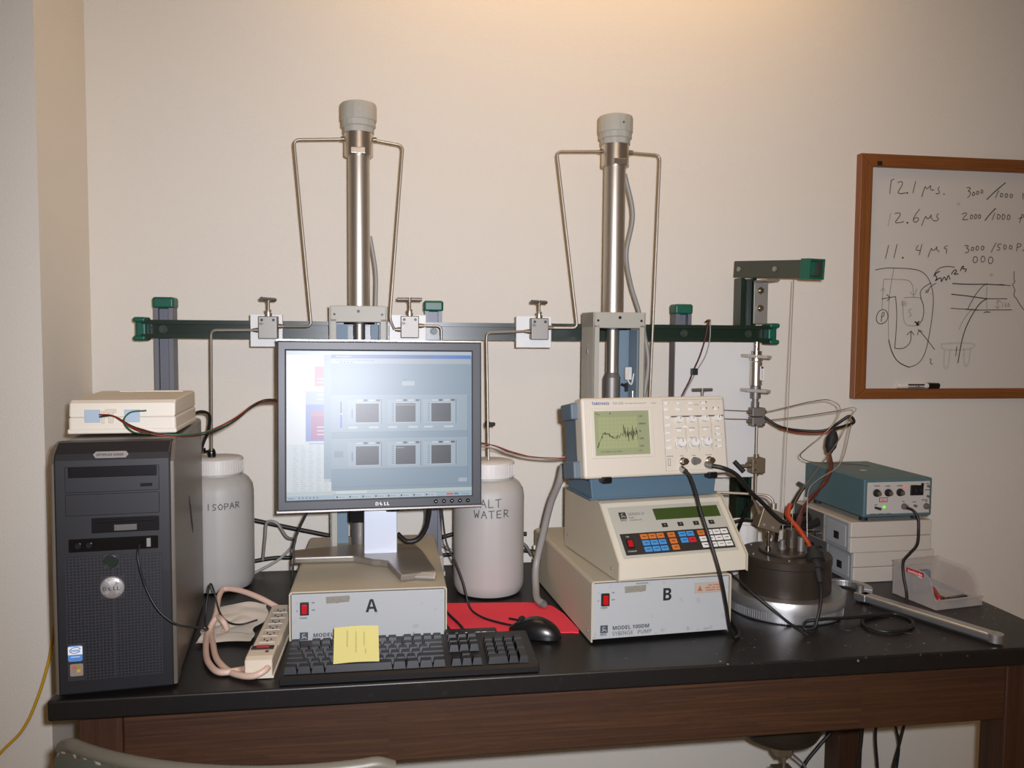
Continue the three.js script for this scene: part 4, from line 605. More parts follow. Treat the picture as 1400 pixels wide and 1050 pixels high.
  kn(206, 46, 0.0068); kn(235, 46, 0.0068); kn(264, 45, 0.0068); kn(293, 45, 0.0068); kn(208, 92, 0.0095); kn(237, 92, 0.0095); kn(266, 91, 0.0095);
  for (const [i, x] of [211, 238, 270].entries()) part('bnc_socket', merge(cyl(0.0062, 0.0062, 0.014, ...F(x, 130, 0.007), 'z'), cyl(0.0082, 0.0082, 0.003, ...F(x, 130, 0.0015), 'z'), cyl(0.0015, 0.0015, 0.016, F(x, 0)[0], F(0, 130)[1], 0.011, 'x')), i === 1 ? M.dullsteel : M.chrome, body);
  print(body, 0.14, 0.142, 3200, (g) => {                     // legends of the control field, from x = 160 mm
    g.strokeStyle = '#8f887c'; g.lineWidth = 0.5; g.strokeRect(1, 1, 138, 141); for (const x of [49, 78, 107]) { g.beginPath(); g.moveTo(x, 38); g.lineTo(x, 104); g.stroke(); }
    g.fillStyle = '#55524c'; g.fillRect(18, 33, 118, 2.6); for (const [x, y] of [[86, 5], [86, 17], [113, 17]]) g.fillRect(x, y, 14, 2.8); g.fillRect(72, 11, 9, 0.7);
    g.fillStyle = '#8c867a'; for (const [x, y, w] of [[2, 6, 13], [29, 6, 11], [57, 6, 10], [28, 57, 12], [57, 57, 12], [86, 57, 14], [115, 56, 12], [28, 76, 14], [57, 76, 14], [87, 76, 12], [114, 71, 16], [114, 83, 16], [114, 95, 16], [4, 112, 14], [33, 112, 8], [60, 112, 8], [90, 112, 14], [43, 52, 8]]) g.fillRect(x, y, w, 1.4);
    g.strokeStyle = '#8c9aa0'; g.lineWidth = 0.8; for (const [x, y] of [[36, 91], [65, 91], [94, 90]]) { g.beginPath(); g.arc(x, y, 12, 2.4, 3.9); g.stroke(); g.beginPath(); g.arc(x, y, 12, 5.5, 7); g.stroke(); }
    g.strokeStyle = '#6b665c'; g.strokeRect(6, 118, 5, 13);
  }, [F(242, 0)[0], F(0, 77)[1], 0.0003]);
  for (const x of [-0.112, 0.118]) part('front_foot', rb(0.019, 0.012, 0.02, 0.002, x, -0.001, -0.004), M.charcoalGloss, t);
}

// ---------------------------------------------------------------- pressure vessel, its valve and the drain below the table
const VX = 0.853, VZ = -1.655;
{
  const t = thing('pressure_vessel', 'round dark steel pressure vessel on a ribbed silver base ring', 'pressure vessel', [VX, TT, VZ]);
  const ring = part('base_ring', merge(lathe([[0, 0.001], [0.117, 0.001], [0.12, 0.004], [0.12, 0.042], [0.117, 0.045], [0, 0.045]], 72), lathe([[0.12, 0.022], [0.1245, 0.023], [0.1245, 0.04], [0.122, 0.045], [0.116, 0.0455]], 72)), M.alu, t);
  part('knurling', merge(...Array.from({ length: 150 }, (_, i) => { const a = i / 150 * Math.PI * 2; return box(0.0016, 0.036, 0.0028).rotateY(-a).translate(Math.cos(a) * 0.1202, 0.02, Math.sin(a) * 0.1202); })), M.alu, ring);
  part('body', lathe([[0.095, 0.045], [0.096, 0.05], [0.095, 0.104], [0.0965, 0.106], [0.0965, 0.119], [0.094, 0.122], [0.06, 0.123]], 64), M.vessel, t);
  const lid = part('lid', lathe([[0, 0.1285], [0.052, 0.1285], [0.054, 0.127], [0.054, 0.123], [0.06, 0.1225], [0.094, 0.122]], 56), M.vesselTop, t);
  part('lid_groove', new THREE.TorusGeometry(0.056, 0.0016, 8, 56).rotateX(Math.PI / 2).translate(0, 0.1236, 0), M.black, lid);
  part('center_nut', merge(cyl(0.009, 0.009, 0.008, -0.008, 0.1325, 0.0, 'y', 6), cyl(0.0055, 0.0055, 0.012, -0.008, 0.142, 0)), M.dullsteel, t);
  part('side_fitting', merge(cyl(0.009, 0.008, 0.004, -0.045, 0.1245, 0.01), cyl(0.0058, 0.0058, 0.012, -0.045, 0.132, 0.01, 'y', 6), cyl(0.0038, 0.0038, 0.02, -0.045, 0.148, 0.01), cyl(0.0062, 0.0062, 0.014, -0.045, 0.163, 0.01, 'y', 6), cyl(0.0045, 0.0045, 0.014, -0.045, 0.177, 0.01)), M.chrome, t);
  part('bushing', cyl(0.014, 0.014, 0.04, 0.022, 0.148, -0.014), M.vesselTop, t); part('bushing', cyl(0.008, 0.008, 0.03, 0.026, 0.143, 0.018), M.dullsteel, t);
  part('lid_bolt', merge(...Array.from({ length: 6 }, (_, i) => { const a = i / 6 * 6.283 + 0.9; return cyl(0.0035, 0.0035, 0.003, Math.cos(a) * 0.08, 0.1238, Math.sin(a) * 0.08, 'y', 6); })), M.dullsteel, t);
}
{
  const t = thing('valve_block', 'small tilted brown metal valve block above the pressure vessel lid', 'valve', [VX - 0.046, 0.957, VZ + 0.008]);
  const b = part('block', rb(0.05, 0.044, 0.03, 0.002), M.brass, t); b.rotation.z = -0.3;
  part('fitting', cyl(0.0065, 0.0065, 0.012, 0.012, 0.028, 0, 'y', 6), M.steel, t); part('fitting', cyl(0.0055, 0.0055, 0.02, 0, -0.028, 0, 'y', 6), M.steel, t);
  part('bonnet', merge(between([-0.02, 0.012, 0], [-0.03, 0.034, 0.002], 0.006, 6), between([-0.03, 0.034, 0.002], [-0.036, 0.046, 0.003], 0.0035)), M.brass, t);
  part('bolt', merge(cyl(0.0028, 0.0028, 0.002, -0.016, -0.008, 0.0153, 'z', 8), cyl(0.0028, 0.0028, 0.002, 0.004, -0.015, 0.0153, 'z', 8)), M.zinc, t);
}
single('steel_tube', 'short bent steel tube from behind the controller into the valve block', 'tube', pipe([[0.69, 1.012, -1.68], [0.806, 1.008, -1.655], [0.818, 0.998, -1.648], [0.818, 0.985, -1.648]], 0.0029, 0.012), M.tube, [0, 0, 0], 0, TUBE);
{
  const t = thing('vessel_drain', 'black bowl with brass drain valve hanging below the table apron', 'drain', [VX + 0.012, 0.012, -1.69]);
  part('bowl', lathe([[0, 0.428], [0.03, 0.43], [0.06, 0.438], [0.085, 0.452], [0.098, 0.475], [0.1, 0.51], [0.1, 0.7135]], 56), M.vessel, t);
  part('drain_fitting', merge(rb(0.036, 0.02, 0.03, 0.002, 0.0, 0.419, 0.02), cyl(0.008, 0.008, 0.012, 0.006, 0.405, 0.02, 'y', 6), cyl(0.0045, 0.0045, 0.02, 0.006, 0.39, 0.02)), M.brass, t);
  part('drain_valve', rb(0.044, 0.05, 0.032, 0.003, 0.002, 0.355, 0.02), M.brass, t);
  part('handle', between([-0.042, 0.377, 0.03], [-0.036, 0.335, 0.03], 0.005), M.black, t);
}

// ---------------------------------------------------------------- pressure transducer line on the panel
{
  const t = thing('pressure_transducer', 'steel pressure transducer in two clear clamps below the crossbar right end', 'transducer', [0.884, 0, -1.888]);
  part('body', merge(cyl(0.0145, 0.0145, 0.057, 0, 1.258, 0), cyl(0.016, 0.016, 0.006, 0, 1.292, 0)), M.polished, t);
  part('top_stub', merge(cyl(0.0125, 0.0125, 0.01, 0, 1.308, 0, 'y', 6), cyl(0.0075, 0.0075, 0.026, 0, 1.322, 0), cyl(0.0162, 0.0162, 0.007, 0, 1.2985, 0)), M.chrome, t);
  for (const y of [1.304, 1.221]) part('clamp', ext([[-0.036, -0.008], [-0.03, -0.016], [0.02, -0.02], [0.034, -0.012], [0.036, 0.008], [0.02, 0.018], [-0.03, 0.016]], 0.008, 0.002).rotateX(Math.PI / 2).rotateZ(-0.06).translate(0, y, 0), phys({ color: 0xc4c0b8, roughness: 0.35, transmission: 0.35, thickness: 0 }), t);
  part('lower_hex', merge(cyl(0.0125, 0.0125, 0.03, 0, 1.213, 0, 'y', 6), cyl(0.0075, 0.0075, 0.012, 0, 1.192, 0), cyl(0.0095, 0.0095, 0.014, 0, 1.183, 0, 'y', 6)), M.dullsteel, t);
  print(t, 0.011, 0.034, 5000, (g) => { g.fillStyle = '#d8d5d0'; g.fillRect(0, 0, 11, 34); g.fillStyle = '#333b58'; g.fillRect(3, 1, 6, 5); g.fillStyle = '#777'; for (let i = 0; i < 8; i++) g.fillRect(3, 9 + i * 3, 5, 1); }, [0.0085, 1.26, 0.0142], [0, 0.0, 0], 0.5, 'label_sticker');
}
{
  const t = thing('tube_cross', 'pair of stacked steel cross fittings under the pressure transducer', 'fitting', [0.884, 0, -1.878]);
  for (const [y, h] of [[1.166, 0.021], [1.143, 0.022]]) { const b = part('block', rb(0.033, h, 0.026, 0.002, 0, y, 0), M.dullsteel, t); part('nut', merge(cyl(0.005, 0.005, 0.007, -0.0205, y, 0, 'x', 6), cyl(0.005, 0.005, 0.007, 0.0205, y, 0, 'x', 6)), M.brass, b); }
  part('bolt', merge(cyl(0.003, 0.003, 0.002, -0.01, 1.136, 0.0134, 'z', 8), cyl(0.003, 0.003, 0.002, 0.01, 1.136, 0.0134, 'z', 8)), M.chrome, t);
  part('drop_tube', cyl(0.0032, 0.0032, 0.07, 0.001, 1.098, 0), M.tube, t);
}
{
  const t = thing('tee_valve', 'brass coloured tee valve with black knob low on the grey panel', 'valve', [0.886, 0, -1.878]);
  part('block', rb(0.034, 0.037, 0.03, 0.002, 0, 1.036, 0), M.brass, t);
  part('nuts', merge(cyl(0.006, 0.006, 0.009, 0, 1.0585, 0, 'y', 6), cyl(0.0055, 0.0055, 0.009, 0, 1.0135, 0, 'y', 6), cyl(0.0075, 0.0075, 0.008, -0.021, 1.036, 0, 'x', 6), cyl(0.0045, 0.0045, 0.014, -0.031, 1.034, 0, 'x')), M.brass, t);
  part('handle', between([-0.036, 1.022, 0.012], [-0.056, 1.046, -0.002], 0.0055), M.rubber, t);
  part('outlet_tube', cyl(0.003, 0.003, 0.05, 0, 0.985, 0), M.tube, t);
  part('bolt', merge(cyl(0.003, 0.003, 0.002, -0.01, 1.045, 0.0154, 'z', 8), cyl(0.003, 0.003, 0.002, -0.01, 1.027, 0.0154, 'z', 8)), M.chrome, t);
}
const wire = (name, label, cat, pts, r, m, n = 0) => single(name, label, cat, tube(pts, r, n, 6), m);
wire('capillary_tube', 'upper thin steel capillary running left behind the oscilloscope', 'tube', [[0.86, 1.168, -1.878], [0.79, 1.171, -1.88], [0.735, 1.172, -1.885]], 0.0013, M.tube);
wire('capillary_tube', 'lower thin steel capillary running left behind the oscilloscope', 'tube', [[0.86, 1.148, -1.878], [0.79, 1.15, -1.88], [0.735, 1.151, -1.885]], 0.0013, M.tube);
wire('capillary_tube', 'thin capillary looping from the cross fittings onto the teal box', 'tube', [[0.907, 1.166, -1.875], [0.945, 1.179, -1.85], [0.983, 1.197, -1.8], [1.006, 1.203, -1.76], [1.025, 1.189, -1.75], [1.02, 1.162, -1.75], [0.996, 1.127, -1.76], [0.965, 1.091, -1.78], [0.958, 1.07, -1.8], [0.985, 1.054, -1.815], [1.067, 1.044, -1.84], [1.14, 1.036, -1.86], [1.185, 1.028, -1.88]], 0.0011, M.brass, 160);
wire('capillary_tube', 'thin capillary bent sharply near the whiteboard then down to the vessel', 'tube', [[0.907, 1.145, -1.875], [0.967, 1.16, -1.82], [1.012, 1.18, -1.742], [1.04, 1.19, -1.718], [1.045, 1.187, -1.716], [1.036, 1.17, -1.72], [1.019, 1.124, -1.73], [0.97, 1.074, -1.71], [0.903, 1.015, -1.68], [0.876, 0.984, -1.665], [0.868, 0.93, -1.66], [0.866, 0.89, -1.658]], 0.0011, M.brass, 160);
wire('capillary_tube', 'pale thin wire slanting down past the black connector to the vessel', 'tube', [[1.043, 1.15, -1.73], [1.0, 1.064, -1.7], [0.945, 1.033, -1.69], [0.918, 1.015, -1.68], [0.906, 0.983, -1.665], [0.9, 0.91, -1.65]], 0.0012, M.tube, 60);
wire('lifting_wire', 'thin straight wire hanging from the strut arm to the vessel lid', 'wire', [[0.945, 1.482, -1.83], [0.845, 0.9105, -1.655]], 0.0011, M.tube, 8);
{
  const t = thing('connector_cable', 'black cable with bulbous connector hanging right of the transducer', 'cable');
  part('lead', tube([[0.896, 1.155, -1.862], [0.927, 1.134, -1.85], [0.975, 1.124, -1.845], [1.034, 1.127, -1.82], [1.055, 1.148, -1.8], [1.075, 1.163, -1.79], [1.086, 1.149, -1.79], [1.053, 1.139, -1.785], [1.031, 1.134, -1.78], [1.025, 1.128, -1.775]], 0.0034, 90, 8), M.cable, t);
  part('red_lead', tube([[0.93, 1.129, -1.848], [0.975, 1.119, -1.843], [1.03, 1.121, -1.818], [1.05, 1.135, -1.79], [1.035, 1.131, -1.782], [1.026, 1.122, -1.775]], 0.0018, 60, 6), M.redWire, t);
  const g = lathe([[0, 0.026], [0.006, 0.025], [0.0085, 0.02], [0.0125, 0.012], [0.0135, 0.003], [0.0125, -0.006], [0.0125, -0.012], [0.008, -0.02], [0.006, -0.027], [0, -0.027]], 24);
  const c = part('connector', g, M.rubber, t); c.position.set(1.018, 1.106, -1.768); c.rotation.z = -0.2;
  part('wire_bundle', merge(...[0, 1, 2, 3].map((k) => tube([[1.012, 1.083, -1.764], [1.003 + 0.003 * Math.cos(k * 1.6), 1.049, -1.742 + 0.003 * Math.sin(k * 1.6)], [0.986 + 0.004 * Math.cos(k * 1.6 + 1), 1.021, -1.732], [0.95 + 0.004 * Math.sin(k * 2), 0.99 + 0.003 * Math.cos(k * 2), -1.72], [0.919, 0.964 + 0.004 * Math.sin(k * 1.3), -1.707], [0.9 + 0.003 * k, 0.938, -1.697], [0.897, 0.918, -1.685], [0.893, 0.9, -1.672]], 0.0028, 70, 6))), M.brownWire, t);
}
{
  const t = thing('copper_wire_bundle', 'bundle of orange copper coloured wires entering a black plug', 'wires');
  for (let k = 0; k < 5; k++) part('strand', tube([[0.884 + 0.003 * Math.cos(k * 1.3), 0.978, -1.7], [0.874 + 0.004 * Math.cos(k * 1.3), 0.955, -1.69 + 0.003 * Math.sin(k * 1.3)], [0.883 + 0.005 * Math.cos(k * 1.26 + 0.5), 0.932, -1.66 + 0.004 * Math.sin(k * 1.26)], [0.888 + 0.003 * Math.cos(k * 1.26 + 1), 0.91, -1.625], [0.884, 0.892, -1.6]], 0.0026, 40, 6), k % 2 ? M.copper : std(0x8a2c18, 0.4), t);
  part('plug', merge(between([0.8865, 0.902, -1.6], [0.878, 0.868, -1.562], 0.0125, 20), between([0.885, 0.892, -1.59], [0.882, 0.88, -1.577], 0.0185, 20), between([0.879, 0.872, -1.567], [0.8745, 0.846, -1.545], 0.0095, 16, 0.0065)), M.rubber, t);
  part('cable', tube([[0.877, 0.853, -1.552], [0.872, 0.835, -1.537], [0.863, 0.81, -1.522], [0.852, 0.785, -1.512], [0.842, 0.768, -1.506], [0.822, 0.766, -1.508], [0.83, 0.775, -1.52], [0.86, 0.78, -1.517], [0.93, 0.774, -1.535], [1.0, 0.767, -1.56], [1.06, 0.7645, -1.57], [1.07, 0.7645, -1.53], [1.04, 0.7645, -1.49], [0.98, 0.7645, -1.475], [0.955, 0.7645, -1.51], [0.985, 0.7645, -1.56], [1.035, 0.7645, -1.575]], 0.0036, 200, 8), M.cable, t);
}
{
  const t = thing('probe_cable', 'thick black cable hanging from the oscilloscope first input over pump B', 'cable');
  part('lead', tube([[0.578, 1.083, -1.548], [0.581, 1.078, -1.525], [0.585, 1.05, -1.5], [0.588, 1.015, -1.478], [0.597, 0.969, -1.455], [0.613, 0.905, -1.44], [0.631, 0.841, -1.45], [0.645, 0.79, -1.462], [0.658, 0.768, -1.475], [0.68, 0.764, -1.5], [0.7, 0.764, -1.58]], 0.0034, 110, 8), M.cable, t);
  part('connector', between([0.576, 1.0855, -1.561], [0.5795, 1.0815, -1.54], 0.0068, 16, 0.0055), M.chrome, t);
}
{
  const t = thing('trigger_cable', 'thick black cable from the oscilloscope right input to the vessel area', 'cable');
  part('lead', tube([[0.636, 1.09, -1.562], [0.66, 1.086, -1.55], [0.69, 1.072, -1.555], [0.733, 1.031, -1.575], [0.77, 1.001, -1.59], [0.793, 0.98, -1.597], [0.816, 0.962, -1.602], [0.842, 0.951, -1.63], [0.8405, 0.949, -1.69], [0.87, 0.945, -1.745], [0.89, 0.9, -1.77], [0.894, 0.84, -1.79], [0.9, 0.766, -1.81]], 0.0045, 110, 8), M.cable, t);
  part('connector', between([0.63, 1.091, -1.57], [0.642, 1.089, -1.556], 0.0075, 16, 0.0058), M.dullsteel, t);
}
wire('black_cable', 'black cable crossing in front of the silver vessel base ring', 'cable', [[0.676, 0.872, -1.63], [0.69, 0.866, -1.6], [0.716, 0.84, -1.53], [0.745, 0.815, -1.5], [0.772, 0.792, -1.488], [0.8, 0.772, -1.484], [0.815, 0.764, -1.48]], 0.0032, M.cable, 60);
wire('black_cable', 'black cable branching down behind the pump controller toward the vessel', 'cable', [[0.774, 1.006, -1.64], [0.772, 0.955, -1.69], [0.785, 0.893, -1.76], [0.79, 0.82, -1.83], [0.79, 0.765, -1.86]], 0.0042, M.cable, 50);
wire('black_cable', 'black cable arching from the teal box rear down to the stacked boxes', 'cable', [[1.01, 0.985, -1.9], [0.985, 0.99, -1.83], [0.955, 0.985, -1.79], [0.93, 0.965, -1.77], [0.915, 0.94, -1.775], [0.935, 0.92, -1.82], [1.0, 0.915, -1.87], [1.052, 0.9, -1.93]], 0.0048, M.cable, 80);
wire('black_cable', 'black cable slanting behind the vessel between valve block and bushing', 'cable', [[0.76, 0.9, -1.8], [0.82, 0.92, -1.8], [0.9, 0.9, -1.81], [0.98, 0.89, -1.84], [1.022, 0.875, -1.88]], 0.0042, M.cable, 60);
wire('bundled_wires', 'thin brown wire pair draped over the crossbar right of the pump', 'wires', [[0.79, 1.384, -1.98], [0.785, 1.388, -1.95], [0.776, 1.378, -1.93], [0.768, 1.345, -1.925], [0.752, 1.3, -1.918], [0.733, 1.262, -1.912], [0.722, 1.24, -1.905], [0.7, 1.195, -1.905], [0.69, 1.15, -1.905]], 0.0022, M.brownWire, 80);
wire('bundled_wires', 'second thin grey wire beside the brown one over the crossbar', 'wires', [[0.797, 1.384, -1.98], [0.79, 1.389, -1.95], [0.781, 1.378, -1.928], [0.778, 1.34, -1.922], [0.764, 1.298, -1.915], [0.74, 1.262, -1.91], [0.726, 1.24, -1.902], [0.706, 1.2, -1.902], [0.694, 1.15, -1.902]], 0.0016, M.hose, 80);
single('wire_clip', 'small dark square clip holding wires on the grey panel', 'clip', rb(0.016, 0.016, 0.012, 0.002, 0.735, 1.262, -1.909), M.charcoal);
{
  const t = thing('signal_wires', 'red, black and green wires from the cream box to the monitor back', 'wires');
  const base = [[-0.494, 1.203, -1.506], [-0.465, 1.204, -1.485], [-0.424, 1.186, -1.462], [-0.386, 1.177, -1.452], [-0.341, 1.172, -1.465], [-0.309, 1.174, -1.52], [-0.281, 1.187, -1.57], [-0.256, 1.208, -1.62], [-0.237, 1.214, -1.68], [-0.2, 1.205, -1.735], [-0.15, 1.19, -1.75]];
  const off = (k, a) => base.map(([x, y, z], i) => [x + a * Math.sin(i * 0.9 + k), y + a * Math.cos(i * 1.1 + k * 2), z + a * Math.sin(i + k)]);
  part('red_wire', tube(off(0, 0.002), 0.0014, 100, 6), M.redWire, t); part('black_wire', tube(off(2, 0.0025), 0.0015, 100, 6), M.cable, t);
  part('green_wire', tube([[-0.415, 1.212, -1.503], [-0.438, 1.21, -1.49], [-0.444, 1.197, -1.475], [-0.425, 1.18, -1.46], ...off(4, 0.0025).slice(3)], 0.0014, 100, 6), M.greenWire, t); part('brown_wire', tube(off(5, 0.002).slice(2), 0.0014, 90, 6), M.brownWire, t);
}
{
  const t = thing('sensor_wires', 'thin red and tan wires sagging between monitor and oscilloscope', 'wires');
  const base = [[0.17, 1.12, -1.73], [0.19, 1.117, -1.725], [0.221, 1.114, -1.72], [0.259, 1.101, -1.712], [0.314, 1.087, -1.71], [0.36, 1.086, -1.7], [0.399, 1.094, -1.695], [0.42, 1.1, -1.69]];
  part('red_wire', tube(base, 0.0013, 60, 6), M.redWire, t); part('tan_wire', tube(base.map(([x, y, z], i) => [x, y - 0.005 * Math.sin(i * 0.8) - 0.001, z + 0.001]), 0.0012, 60, 6), M.brass, t); part('black_wire', tube(base.map(([x, y, z], i) => [x, y + 0.003 * Math.sin(i * 1.7), z]), 0.0012, 60, 6), M.cable, t);
}
wire('black_cable', 'short black cable leaving the rear of the computer tower top', 'cable', [[-0.402, 1.178, -1.76], [-0.388, 1.182, -1.8], [-0.378, 1.172, -1.83], [-0.384, 1.137, -1.85], [-0.4, 1.1, -1.862], [-0.42, 1.0, -1.865]], 0.0034, M.cable, 50);
wire('usb_cable', 'thin black cable hanging from the tower front port across its grille', 'cable', [[-0.394, 1.008, -1.376], [-0.394, 0.998, -1.365], [-0.391, 0.98, -1.36], [-0.382, 0.942, -1.362], [-0.362, 0.905, -1.358], [-0.338, 0.882, -1.36], [-0.322, 0.872, -1.372], [-0.318, 0.85, -1.43], [-0.33, 0.8, -1.56], [-0.352, 0.79, -1.64], [-0.352, 0.83, -1.665], [-0.349, 0.85, -1.68], [-0.343, 0.83, -1.685], [-0.33, 0.795, -1.668], [-0.308, 0.784, -1.64], [-0.281, 0.786, -1.62], [-0.252, 0.79, -1.63]], 0.0018, M.cable, 180);
wire('black_cable', 'black cable hanging from the monitor left side beside pump A', 'cable', [[-0.15, 1.02, -1.745], [-0.165, 0.98, -1.745], [-0.188, 0.93, -1.745], [-0.1945, 0.903, -1.74], [-0.196, 0.854, -1.73], [-0.199, 0.806, -1.73], [-0.197, 0.7645, -1.73], [-0.21, 0.764, -1.8]], 0.0028, M.cable, 70);
wire('black_cable', 'thin black mouse cable descending from the monitor to the red pad', 'cable', [[0.11, 1.02, -1.745], [0.115, 0.96, -1.745], [0.124, 0.9, -1.742], [0.143, 0.861, -1.725], [0.158, 0.82, -1.71], [0.17, 0.775, -1.69], [0.19, 0.766, -1.66], [0.22, 0.7655, -1.625], [0.25, 0.768, -1.592]], 0.0024, M.cable, 90);
wire('black_cable', 'short black keyboard cable lying on the red mouse pad', 'cable', [[0.118, 0.766, -1.72], [0.124, 0.766, -1.686], [0.141, 0.766, -1.622], [0.15, 0.768, -1.57], [0.15, 0.779, -1.54]], 0.0028, M.cable, 40);
wire('black_cable', 'thick black video cable with grey plug hooked behind the monitor stand', 'cable', [[0.02, 0.915, -1.78], [0.04, 0.897, -1.785], [0.062, 0.9, -1.785], [0.078, 0.92, -1.78], [0.086, 0.95, -1.77], [0.09, 1.03, -1.74]], 0.0058, M.cable, 60);
wire('black_cable', 'upper black cable along the wall between bottle and pump A', 'cable', [[-0.33, 0.895, -2.05], [-0.271, 0.879, -2.055], [-0.2, 0.862, -2.055], [-0.1, 0.84, -2.06], [0.1, 0.83, -2.06], [0.2, 0.85, -2.055], [0.35, 0.84, -2.05]], 0.0055, M.cable, 80);
wire('black_cable', 'lower black cable along the wall just above the table rear edge', 'cable', [[-0.36, 0.79, -2.03], [-0.269, 0.8, -2.045], [-0.1, 0.785, -2.05], [0.1, 0.79, -2.05], [0.3, 0.8, -2.05], [0.4, 0.79, -2.05]], 0.005, M.cable, 80);
wire('grey_cable', 'grey cable arching beside the bottle behind the tower', 'cable', [[-0.3, 0.8, -2.03], [-0.29, 0.86, -2.0], [-0.282, 0.902, -1.99], [-0.262, 0.9, -1.985], [-0.24, 0.862, -2.0], [-0.225, 0.84, -2.04], [-0.26, 0.8, -2.04], [-0.32, 0.77, -2.02]], 0.0036, M.hose, 90);
wire('grey_cable', 'tangled grey cable behind the salt water bottle', 'cable', [[0.13, 0.82, -2.045], [0.2, 0.79, -2.03], [0.28, 0.835, -2.0], [0.33, 0.83, -2.0], [0.36, 0.79, -2.03]], 0.004, M.hose, 60);
wire('grey_cable', 'thick grey cable curving down from the oscilloscope to the red pad', 'cable', [[0.378, 1.066, -1.745], [0.372, 1.028, -1.756], [0.36, 0.972, -1.792], [0.347, 0.888, -1.82], [0.333, 0.82, -1.82], [0.327, 0.785, -1.785], [0.322, 0.772, -1.735], [0.33, 0.7715, -1.705]], 0.0085, M.hose, 90);

// ---------------------------------------------------------------- stacked boxes, teal instrument, bin, wrench
function lowBox(label, p, ry) {
  const t = thing('interface_box', label, 'box', p, ry);
  const W = 0.215, H = 0.075, D = 0.265;
  part('shell', merge(rb(W, H * 0.5 - 0.0006, D, 0.003, W / 2, H * 0.25, -D / 2), rb(W, H * 0.5 - 0.0006, D, 0.003, W / 2, H * 0.75, -D / 2)), M.cream, t);
  const pn = part('front_panel', rb(0.003, H - 0.008, 0.1, 0.001, -0.001, H / 2, -0.056), std(0x8b8e90, 0.5), t);
  part('door', merge(rb(0.003, H - 0.022, 0.082, 0.001, -0.003, H / 2, -0.056)), std(0x9a9c9c, 0.45), pn); part('slot', rb(0.003, 0.018, 0.02, 0.001, -0.005, H / 2 - 0.004, -0.052), M.charcoal, pn);
  part('connector_panel', rb(0.003, H - 0.008, 0.14, 0.001, -0.001, H / 2, -0.185), std(0x55524e, 0.5), t);
  for (let i = 0; i < 3; i++) part('cable_plug', between([-0.001, H * 0.6, -0.14 - i * 0.04], [-0.05 - i * 0.004, H * 0.5, -0.12 - i * 0.03], 0.011, 14, 0.007), M.rubber, t);
  for (let i = 0; i < 2; i++) part('bnc_socket', cyl(0.006, 0.006, 0.016, -0.008, H * 0.24, -0.13 - i * 0.035, 'x', 14), M.chrome, t);
  return t;
}
lowBox('lower of two stacked cream boxes at the table right end', [1.1, TT, -1.795], 0.03);
lowBox('upper of two stacked cream boxes under the teal instrument', [1.084, TT + 0.0755, -1.785], 0.03);
